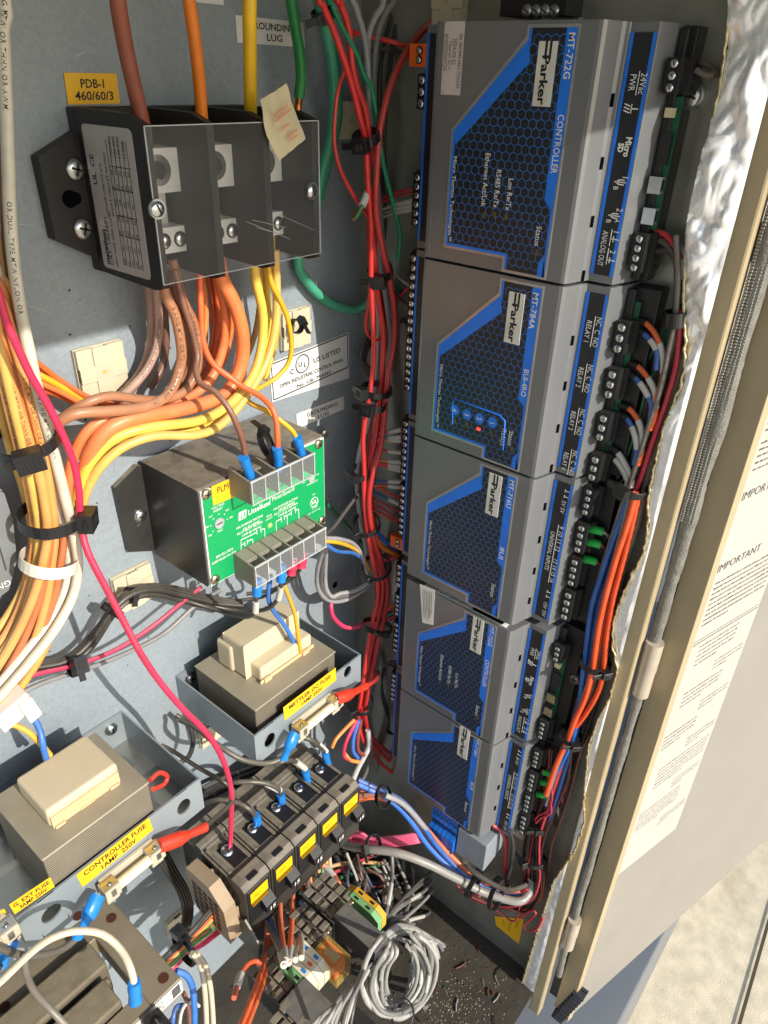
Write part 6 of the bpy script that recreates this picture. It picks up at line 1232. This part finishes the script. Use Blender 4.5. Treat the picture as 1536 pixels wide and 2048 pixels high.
# ---- right hand bundle along the side wall
for i, (c, ww, pts, l, dd) in enumerate((
  ('0d5f44', 8, [(1350, 500), (1352, 560), (1346, 640), (1338, 700), (1318, 770), (1302, 830), (1280, 900), (1258, 970), (1232, 1050)], 'green wire in the right hand bundle, outermost one', .030),
  ('0d6a4c', 8, [(1338, 660), (1322, 720), (1296, 770), (1280, 830), (1262, 890), (1244, 930), (1228, 980), (1222, 1010)], 'green wire swinging left in the right hand bundle', .022),
  ('0a5a40', 7, [(1332, 650), (1314, 690), (1290, 730), (1272, 790), (1262, 850), (1252, 905), (1240, 950)], 'green wire closest to the relay terminals on the right', .020),
  ('6d6660', 11, [(1352, 470), (1356, 560), (1350, 640), (1338, 700), (1320, 780), (1292, 870), (1266, 950), (1248, 1000), (1222, 1080), (1200, 1150), (1188, 1200)], 'grey brown cable in front of the right hand bundle', .045),
  ('b4243c', 10, [(1362, 620), (1358, 680), (1350, 740), (1330, 810), (1306, 880), (1280, 960), (1262, 1000), (1236, 1060), (1212, 1120), (1196, 1170)], 'crimson wire in the right hand bundle', .042),
  ('8b7d70', 16, [(1372, 700), (1350, 780), (1330, 850), (1306, 920), (1288, 985), (1270, 1060), (1250, 1120), (1236, 1180), (1228, 1240)], 'beige cable nearest the torn foil edge', .022),
  ('3d3530', 10, [(1364, 560), (1366, 640), (1358, 740), (1332, 840), (1304, 930), (1282, 1000), (1262, 1080), (1240, 1170), (1220, 1280), (1200, 1380), (1170, 1470), (1140, 1560), (1110, 1650)], 'dark cable at the back of the right hand bundle', .014),
  ('dc5226', 12, [(1272, 985), (1254, 1050), (1234, 1110), (1214, 1180), (1198, 1250), (1186, 1330), (1172, 1390), (1150, 1440), (1134, 1482), (1112, 1530), (1092, 1590)], 'thick orange wire on the left of the right hand bundle', .052),
  ('d84c22', 11, [(1278, 990), (1262, 1060), (1244, 1130), (1226, 1200), (1214, 1270), (1208, 1330), (1198, 1380), (1170, 1430), (1138, 1470), (1126, 1500)], 'thick orange wire bowing right in the right hand bundle', .046),
  ('e05a2c', 10, [(1268, 980), (1244, 1080), (1220, 1170), (1206, 1250), (1194, 1320), (1180, 1380), (1158, 1440), (1140, 1480), (1118, 1560), (1108, 1620)], 'orange wire at the back of the right hand bundle', .034),
  ('1f5aa6', 11, [(1256, 1000), (1230, 1070), (1206, 1140), (1184, 1210), (1174, 1280), (1168, 1330), (1160, 1400), (1150, 1460), (1136, 1500), (1112, 1550), (1092, 1610)], 'thick blue wire on the left edge of the right hand bundle', .046),
  ('255fae', 10, [(1260, 1005), (1238, 1080), (1216, 1150), (1196, 1220), (1184, 1290), (1176, 1340), (1164, 1410), (1148, 1480), (1124, 1560), (1100, 1640)], 'second blue wire beside the thick one in the right hand bundle', .038),
  ('2a4f96', 9, [(1256, 1020), (1226, 1110), (1202, 1180), (1188, 1250), (1178, 1320), (1164, 1420), (1146, 1490), (1120, 1580)], 'thin blue wire at the back of the right hand bundle', .028),
  ('7b4a3a', 6, [(1180, 1470), (1160, 1510), (1142, 1580), (1122, 1640), (1104, 1690), (1098, 1740)], 'thin brown wire along the wall at the lower right', .022))):
    wx('wire', l, c, ww, [(x, y, dd) for x, y in pts], n=10)
bk2 = M('black_ferrule', '1d1c1c', .5, 0, .1)
for i, (po, pb, s0, s1) in enumerate((([(1272, 640), (1292, 646), (1314, 674), (1326, 714), (1324, 760), (1312, 800)], [(1268, 654), (1288, 668), (1305, 686), (1314, 708), (1312, 740)], .45, .75), ([(1256, 726), (1276, 733), (1296, 756), (1311, 788), (1310, 830), (1300, 860)], [(1250, 742), (1270, 756), (1284, 772), (1302, 806), (1300, 840)], .4, .75), ([(1238, 808), (1258, 817), (1276, 840), (1285, 870), (1284, 900), (1276, 930)], [(1236, 826), (1254, 838), (1267, 862), (1274, 898), (1268, 930)], .4, .8), ([(1218, 892), (1236, 906), (1252, 932), (1264, 956), (1262, 975)], [(1212, 904), (1230, 918), (1246, 940), (1254, 960), (1252, 975)], .25, .8))):
    for pts, c, nm in ((po, 'e8622a', 'orange'), (pb, '2a5cae', 'blue')):
        if i == 3: c = 'b9aea2'
        w = wx('wire', '%s sleeved wire from the %s relay terminal of the relay module' % (nm if i < 3 else ('pale' if nm == 'orange' else 'tan'), ['first', 'second', 'third', 'fourth'][i]), c, 11, [(x, y, .035 + .012 * k / len(pts)) for k, (x, y) in enumerate(pts)])
        P_ = spline(pts3([(x, y, .035 + .012 * k / len(pts)) for k, (x, y) in enumerate(pts)], 'x')); m_ = len(P_); r_ = w['r']
        sub(w, 'ferrule_boot', bk2, P_[:max(4, int(m_ * .2))], r_ * 1.35); sub(w, 'wire_sleeve', sleevem, P_[int(m_ * s0):int(m_ * s1)], r_ * 1.18)
for i, (pts, c) in enumerate((([(1310, 462), (1332, 470), (1350, 492), (1362, 520)], 'c4202c'), ([(1304, 478), (1326, 484), (1346, 506), (1354, 540)], '4a4440'), ([(1300, 498), (1318, 502), (1336, 500), (1348, 515)], '332f2d'), ([(1400, 122), (1420, 132), (1440, 150)], '3b2f2c'), ([(1392, 140), (1412, 150), (1430, 148)], '6b655e'))):
    w = wx('wire', ['red wire from the analog outputs of the uppermost controller', 'grey wire from the analog outputs of the uppermost controller', 'dark wire from the analog outputs of the uppermost controller', 'dark wire at the power terminals of the uppermost controller', 'grey wire end at the power terminals of the uppermost controller'][i], c, 12, [(x, y, .035) for x, y in pts])
gsl = M('green_sleeve', '1aa03c', .4, 0, .06)
for i, (x, y, c2) in enumerate(((1184, 1060, '9a9892'), (1179, 1086, '9c2a3c'), (1171, 1120, '9c2a3c'), (1090, 1546, 'a82c40'), (1086, 1566, 'a82c40'), (1078, 1590, 'a8a49c'))):
    w = wx('wire', ['pale', 'upper red', 'lower red', 'thin crimson', 'second crimson', 'white'][i] + ' wire with green sleeve at the %s input module terminals' % ('upper' if i < 3 else 'lowest'), c2, 7, [(x, y - 2, .046), (x + 10, y, .046), (x + 22, y + 4, .042), (x + 34, y + 14, .028), (x + 40, y + 44, .012)])
    sub(w, 'green_sleeve', gsl, [(x - 2, y - 2, .0462), (x + 8, y, .0465), (x + 22, y + 4, .0425)], .0075, mode='x')
tie(1350, 642, .055, 95, 20, 'black tie at the top of the right hand bundle', mode='x', head=None, w=.022, hd=.02)
tie(1262, 988, .065, 112, 26, 'black tie in the middle of the right hand bundle', mode='x', head=.5, hs=.012, hd=.025)
tie(1186, 1340, .062, 108, 30, 'black tie on the orange and blue wires of the right hand bundle', mode='x', head=-.75, hs=.010, hd=.025)
tie(1134, 1482, .06, 120, 22, 'black tie low on the right hand bundle', mode='x', head=-.7, hs=.010, hd=.022)
# thin red and black loom at the lower right
cols = ['a82a34', '262426', '9c2430', '1f1e20', '5a2f2c', 'b83444', '28262a', '2c4a8c', 'c85a30', '1e1d1e', '70404a', '242222']
for i in range(22):
    a_ = random.uniform(-1, 1); dd = .02 + .03 * random.random(); ph = random.uniform(0, 6); c = cols[i % len(cols)]
    pts = [(1122, 1500), (1112, 1560), (1092, 1620), (1074, 1670), (1068, 1720), (1068, 1760), (1058, 1795), (1030, 1812), (985, 1806), (940, 1788)]
    wx('wire', 'thin dark or red wire in the loom below the lowest module', c, 5, [(x + a_ * 20 + 5 * math.sin(ph + k), y + (a_ * 12 if k > 6 else 0) + 4 * math.sin(ph + 2 * k), dd + (.01 * (k - 6) if k > 6 else 0)) for k, (x, y) in enumerate(pts)], group='thin wires in the loom below the lowest module', n=7)
for i, pts in enumerate(([(1040, 1836), (1060, 1822), (1072, 1826), (1060, 1840), (1048, 1850), (1056, 1862), (1074, 1858), (1086, 1836)], [(1085, 1540), (1100, 1560), (1104, 1600), (1094, 1622), (1076, 1632), (1070, 1640)], [(1092, 1575), (1102, 1610), (1100, 1628), (1082, 1636), (1072, 1646)], [(985, 1815), (1004, 1828), (1022, 1842), (1034, 1838), (1040, 1812), (1052, 1790)], [(905, 1752), (916, 1772), (930, 1784), (960, 1792)])):
    wx('wire', ['thin red wire in a loose curl over the yellow wall label', 'thin red wire curling at the lowest terminals', 'second thin red wire curling at the lowest terminals', 'thin red wire drooping over the yellow wall label', 'thin red wire left of the loop ties'][i], 'b8283a', 4, [(x, y, .05 if i != 4 else .15) for x, y in pts], n=7)
w = wx('wire', 'red wire falling from under the lowest module into the loop', 'a82434', 8, [(985, 1650, .09), (1004, 1664, .08), (1012, 1690, .07), (1010, 1730, .065), (1016, 1770, .06), (1036, 1786, .06), (1054, 1776, .055)])
wx('wire', 'black wire falling from under the lowest module into the loop', '2a2a2c', 9, [(1020, 1660, .085), (1026, 1690, .075), (1022, 1730, .07), (1014, 1765, .065), (1024, 1792, .06), (1046, 1786, .055), (1060, 1760, .05)])
tie(1066, 1655, .05, 100, 22, 'black tie just below the lowest terminals', mode='x', head=-.5, hs=.010, hd=.02)
tie(1070, 1732, .055, 92, 22, 'black tie on the thin loom under the lowest terminals', mode='x', head=.9, hs=.012, hd=.02)
b = MB(); b.obox(Px(1130, 1480, WALL - .02), (.016, 0, 0), (0, .02, .004), (0, -.006, .045), blk); tag(b.build('connector_block', bevel=.003), 'black connector block at the lower module end of the rail', 'connector')
# ---- grey cables coiled at the bottom
random.seed(61)
for i in range(13):
    f = i / 12; rx, ry = 26 + 44 * f + random.uniform(-4, 4), 62 + 24 * f + random.uniform(-6, 6); cx_, cy_ = 797 + random.uniform(-7, 7), 1952 + random.uniform(-8, 8); ph = random.uniform(0, 6); d0 = .47 + .004 * i
    pts = [(764 + random.uniform(-8, 8), 1872 + random.uniform(-12, 12), .43)]
    for k in range(11):
        t = -.75 + random.uniform(-.03, .03) - .52 * k; x = cx_ + rx * math.sin(t) + 10 * math.cos(t); y = cy_ - ry * math.cos(t) * (1 + .05 * math.sin(ph + k)); pts.append((x + 3 * math.sin(ph + 1.7 * k), y, d0 + .018 * math.sin(ph + .9 * k)))
    w = wire('cable', 'light grey cable in the coil at the bottom', ['a6a6a2', '8d8e8a', '9a9b97', '7c7d7c'][i % 4], 8, pts, group='grey cables in the bottom coil', cat='cable', n=9)
    if i % 3 == 0: P_ = pts3(pts); k = random.choice((3, 4, 8)); sub(w, 'wire_sleeve', sleevem, [P_[k].lerp(P_[k + 1], .1), P_[k].lerp(P_[k + 1], .9)], .0048)
tie(822, 2030, .555, 5, 26, 'black tie on the grey coil at the bottom edge', head=None, hd=.025)
gl = [('5f6062', [(783, 1700, .30), (785, 1745, .33), (779, 1792, .37), (770, 1840, .40)], .45, .8), ('6b6c6e', [(872, 1745, .30), (852, 1778, .33), (824, 1798, .36), (795, 1816, .385), (768, 1858, .40)], .40, .62), ('55565a', [(905, 1700, .25), (884, 1790, .32), (858, 1826, .35), (826, 1838, .375), (792, 1850, .39), (762, 1862, .40)], .5, .7), ('8a8b8c', [(930, 1740, .25), (898, 1790, .30), (882, 1845, .36), (868, 1876, .39), (838, 1888, .40), (800, 1878, .405), (764, 1864, .40)], .42, .58), ('5d5e60', [(918, 1868, .33), (910, 1915, .38), (890, 1975, .42), (858, 2008, .44), (830, 2018, .45)], .1, .3), ('4b4c4e', [(805, 1720, .22), (812, 1770, .26), (808, 1810, .31), (790, 1850, .36), (768, 1880, .40)], .55, .8), ('707174', [(820, 1700, .22), (826, 1760, .26), (815, 1815, .32), (795, 1850, .36), (770, 1870, .39)], .6, .8)]
for i, (c, pts, a_, b_) in enumerate(gl):
    w = wire('cable', ['grey cable rising straight from the grey boxed relay', 'grey cable slanting up right from the relay with a white sleeve', 'dark grey cable running right from the relay with a white sleeve', 'light grey cable making a wide bend right of the relay', 'grey cable hanging at the right of the coil', 'dark cable behind the sleeved grey ones', 'grey cable behind the sleeved ones, right one'][i], c, 8, pts, cat='cable')
    P_ = spline(pts3(pts)); m_ = len(P_); sub(w, 'wire_sleeve', sleevem, P_[int(m_ * a_):int(m_ * b_) + 1], .0056)
for i in range(7):
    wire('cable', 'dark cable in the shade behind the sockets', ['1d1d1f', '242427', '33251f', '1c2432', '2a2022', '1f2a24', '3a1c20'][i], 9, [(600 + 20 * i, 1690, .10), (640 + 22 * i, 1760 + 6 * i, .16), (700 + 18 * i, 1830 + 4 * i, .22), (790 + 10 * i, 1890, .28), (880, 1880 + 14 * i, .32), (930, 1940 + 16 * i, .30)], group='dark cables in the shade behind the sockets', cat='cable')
for i, (c, y) in enumerate((('b0283a', 1740), ('1a6b44', 1756), ('8b2a30', 1790), ('274a8c', 1776), ('c8a070', 1728))):
    wire('wire', '%s wire crossing the dark space behind the green and amber terminal block' % ['red', 'green', 'dark red', 'navy', 'tan'][i], c, 7, [(600, y + 30, .18), (680, y, .20), (760, y - 34 + 8 * i, .20), (830, y - 50 + 14 * i, .18), (880, y - 60 + 16 * i, .14)])

random.seed(33)
for i in range(8):
    x1, y1 = random.uniform(800, 930), random.uniform(1690, 1860); ph = random.uniform(-1, 1); c = ['48494b', '5c5d60', '77787a', '3a3a3d', '8c8c8c'][i % 5]
    pts = [(762 + random.uniform(-8, 12), 1868 + random.uniform(-14, 14), .42), (785 + 8 * ph, 1838 + random.uniform(-14, 14), .39), ((785 + x1) / 2 + 14 * ph, (1835 + y1) / 2 + 18 * ph, .34), (x1, y1, .27), (x1 + 24, y1 - 60, .20), (x1 + 10, y1 - 110, .12), (x1 - 20, y1 - 130, .05)]
    w = wire('cable', 'thin grey cable in the spray behind the grey boxed relay', c, 6, pts, group='thin grey cables spraying behind the relay', cat='cable')
    if i % 2 == 0:
        P_ = spline(pts3(pts)); m_ = len(P_); k_ = random.randint(m_ // 5, m_ // 2); sub(w, 'wire_sleeve', sleevem, P_[k_:k_ + 4], .0048)
for i in range(16):
    c = ['a4a4a0', '202022', '8e8e8c', '9a9a96', '2a2a2c', 'b2b0aa', '77787a', '1c1c1e'][i % 8]; o_ = i * 4.6
    pts = [(600 + o_ * 1.3, 2090, .60), (640 + o_ * .9, 2040 - o_ * .3, .58), (676 + o_ * .6, 2004 - o_ * .45, .56), (712 + o_ * .4, 1968 - o_ * .5, .53), (744 + o_ * .2, 1935 - o_ * .4, .48), (764 + o_ * .1, 1900 - o_ * .3, .43)]
    w = wire('cable', 'grey or black cable fanning out along the bottom edge', c, 8, [(x + random.uniform(-5, 5), y + random.uniform(-5, 5), d_) for x, y, d_ in pts], group='cables fanning out along the bottom edge', cat='cable')
    if i % 3 == 0: P_ = pts3(pts); sub(w, 'wire_sleeve', sleevem, [P_[2].lerp(P_[3], .1), P_[2].lerp(P_[3], .8)], .0046)
for i in range(12):
    c = ['1f1f21', '2b2b2e', '3a1e1e', '232323', '1b2a22', '18233a'][i % 6]; y0_ = random.uniform(1760, 1990)
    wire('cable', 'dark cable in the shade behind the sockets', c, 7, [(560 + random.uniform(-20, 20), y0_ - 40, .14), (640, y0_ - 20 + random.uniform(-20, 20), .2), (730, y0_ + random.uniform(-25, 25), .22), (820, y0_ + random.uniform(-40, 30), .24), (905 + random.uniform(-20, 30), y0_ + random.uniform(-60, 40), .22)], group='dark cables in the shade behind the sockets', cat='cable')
for i, (c, x) in enumerate((('e8703c', 550), ('cfc8b8', 556), ('2a62b8', 546), ('7a4c38', 538), ('cfc8b8', 610), ('e8703c', 616), ('1c8a4a', 640), ('d8a23a', 650), ('b8a090', 658))):
    wire('wire', 'short coloured wire rising between the breakers and the sockets', c, 8, [(x + random.uniform(-6, 6), 1745 + (x - 540) * -.3, .22), (x + 6, 1800 + (x - 540) * -.3, .25), (x + 14 + random.uniform(-5, 5), 1850 + (x - 540) * -.3, .29), (x + 20, 1900 + (x - 540) * -.35, .32)], group='short wires between breakers and sockets')
for i in range(8):
    wx('wire', 'thin wire in the right hand bundle behind the orange and blue ones', ['6d2a2a', '33302e', '8a8884', '184a36', '5a3a30', '2c2c30', '8a2a34', '4a4a4e'][i], 5, [(1352 - 3 * i, 600 + 20 * i, .02), (1330 - 4 * i, 760, .02), (1300 - 4 * i, 880, .02), (1268 - 3 * i, 990, .025), (1236 - 3 * i, 1100, .02), (1206 - 2 * i, 1230, .02), (1190 - 2 * i, 1340, .02), (1160 - 2 * i, 1440, .02), (1120, 1560, .02)], group='thin wires in the back of the right hand bundle')

for i, (c, ox, dd) in enumerate((('d8531f', 6, .040), ('c9471e', -6, .030), ('2459a8', -5, .034), ('8a8782', 10, .036), ('a8243a', 3, .048), ('6b4a3c', 14, .028), ('1d5a44', -9, .026), ('7f7d7a', -2, .050))):
    wx('wire', ['second orange', 'dark orange', 'third blue', 'light grey', 'thin crimson', 'brown', 'thin green', 'mid grey'][i] + ' wire threaded through the orange and blue part of the right hand bundle', c, [9, 9, 9, 7, 5, 6, 5, 6][i], [(1262 + ox, 990, dd), (1240 + ox * 1.4, 1080, dd), (1214 + ox * 1.6, 1180, dd), (1196 + ox * 1.3, 1270, dd), (1184 + ox, 1340, dd), (1162 + ox * 1.2, 1410, dd), (1138 + ox * .6, 1480, dd), (1112 + ox, 1550, dd), (1094 + ox, 1610, dd)])
random.seed(52)
for i in range(16):
    c = ['8d8d8a', '303033', '6f7072', '2a2427', '9c9b97', '47484b', '59222a', '223a5a'][i % 8]; x0 = random.uniform(690, 790)
    pts = [(x0, 1715 + random.uniform(-10, 25), .22), (x0 + random.uniform(-5, 40), 1770 + random.uniform(-15, 15), .27), (x0 + random.uniform(-10, 60), 1830 + random.uniform(-20, 20), .30), (x0 + random.uniform(30, 110), 1880 + random.uniform(-25, 30), .31), (x0 + random.uniform(60, 150), 1925 + random.uniform(-40, 40), .33)]
    w = wire('cable', 'thin loose cable in the tangle between the grey relay and the side wall', c, 6, pts, group='thin loose cables in the bottom tangle', cat='cable')
    if i % 3 == 0: P_ = pts3(pts); sub(w, 'wire_sleeve', sleevem, [P_[1].lerp(P_[2], .2), P_[1].lerp(P_[2], .8)], .0046)
for i in range(5):
    x0 = 846 + 14 * i; pts = [(770, 1868 + 3 * i, .44), (800 + 6 * i, 1850 + 4 * i, .44), (x0, 1868 + 8 * i, .44), (x0 + 18, 1920 + 6 * i, .45), (x0 + 6, 1972 + 4 * i, .47), (x0 - 24, 2010 + 3 * i, .50)]
    w = wire('cable', 'grey cable bowing out right of the bottom coil', ['8a8b8a', 'a2a19c', '77787a', '97968f', '6a6b6d'][i], 8, pts, group='grey cables bowing right of the coil', cat='cable')
    P_ = pts3(pts); k_ = i % 3 + 1; sub(w, 'wire_sleeve', sleevem, [P_[k_].lerp(P_[k_ + 1], .15), P_[k_].lerp(P_[k_ + 1], .75)], .0054)
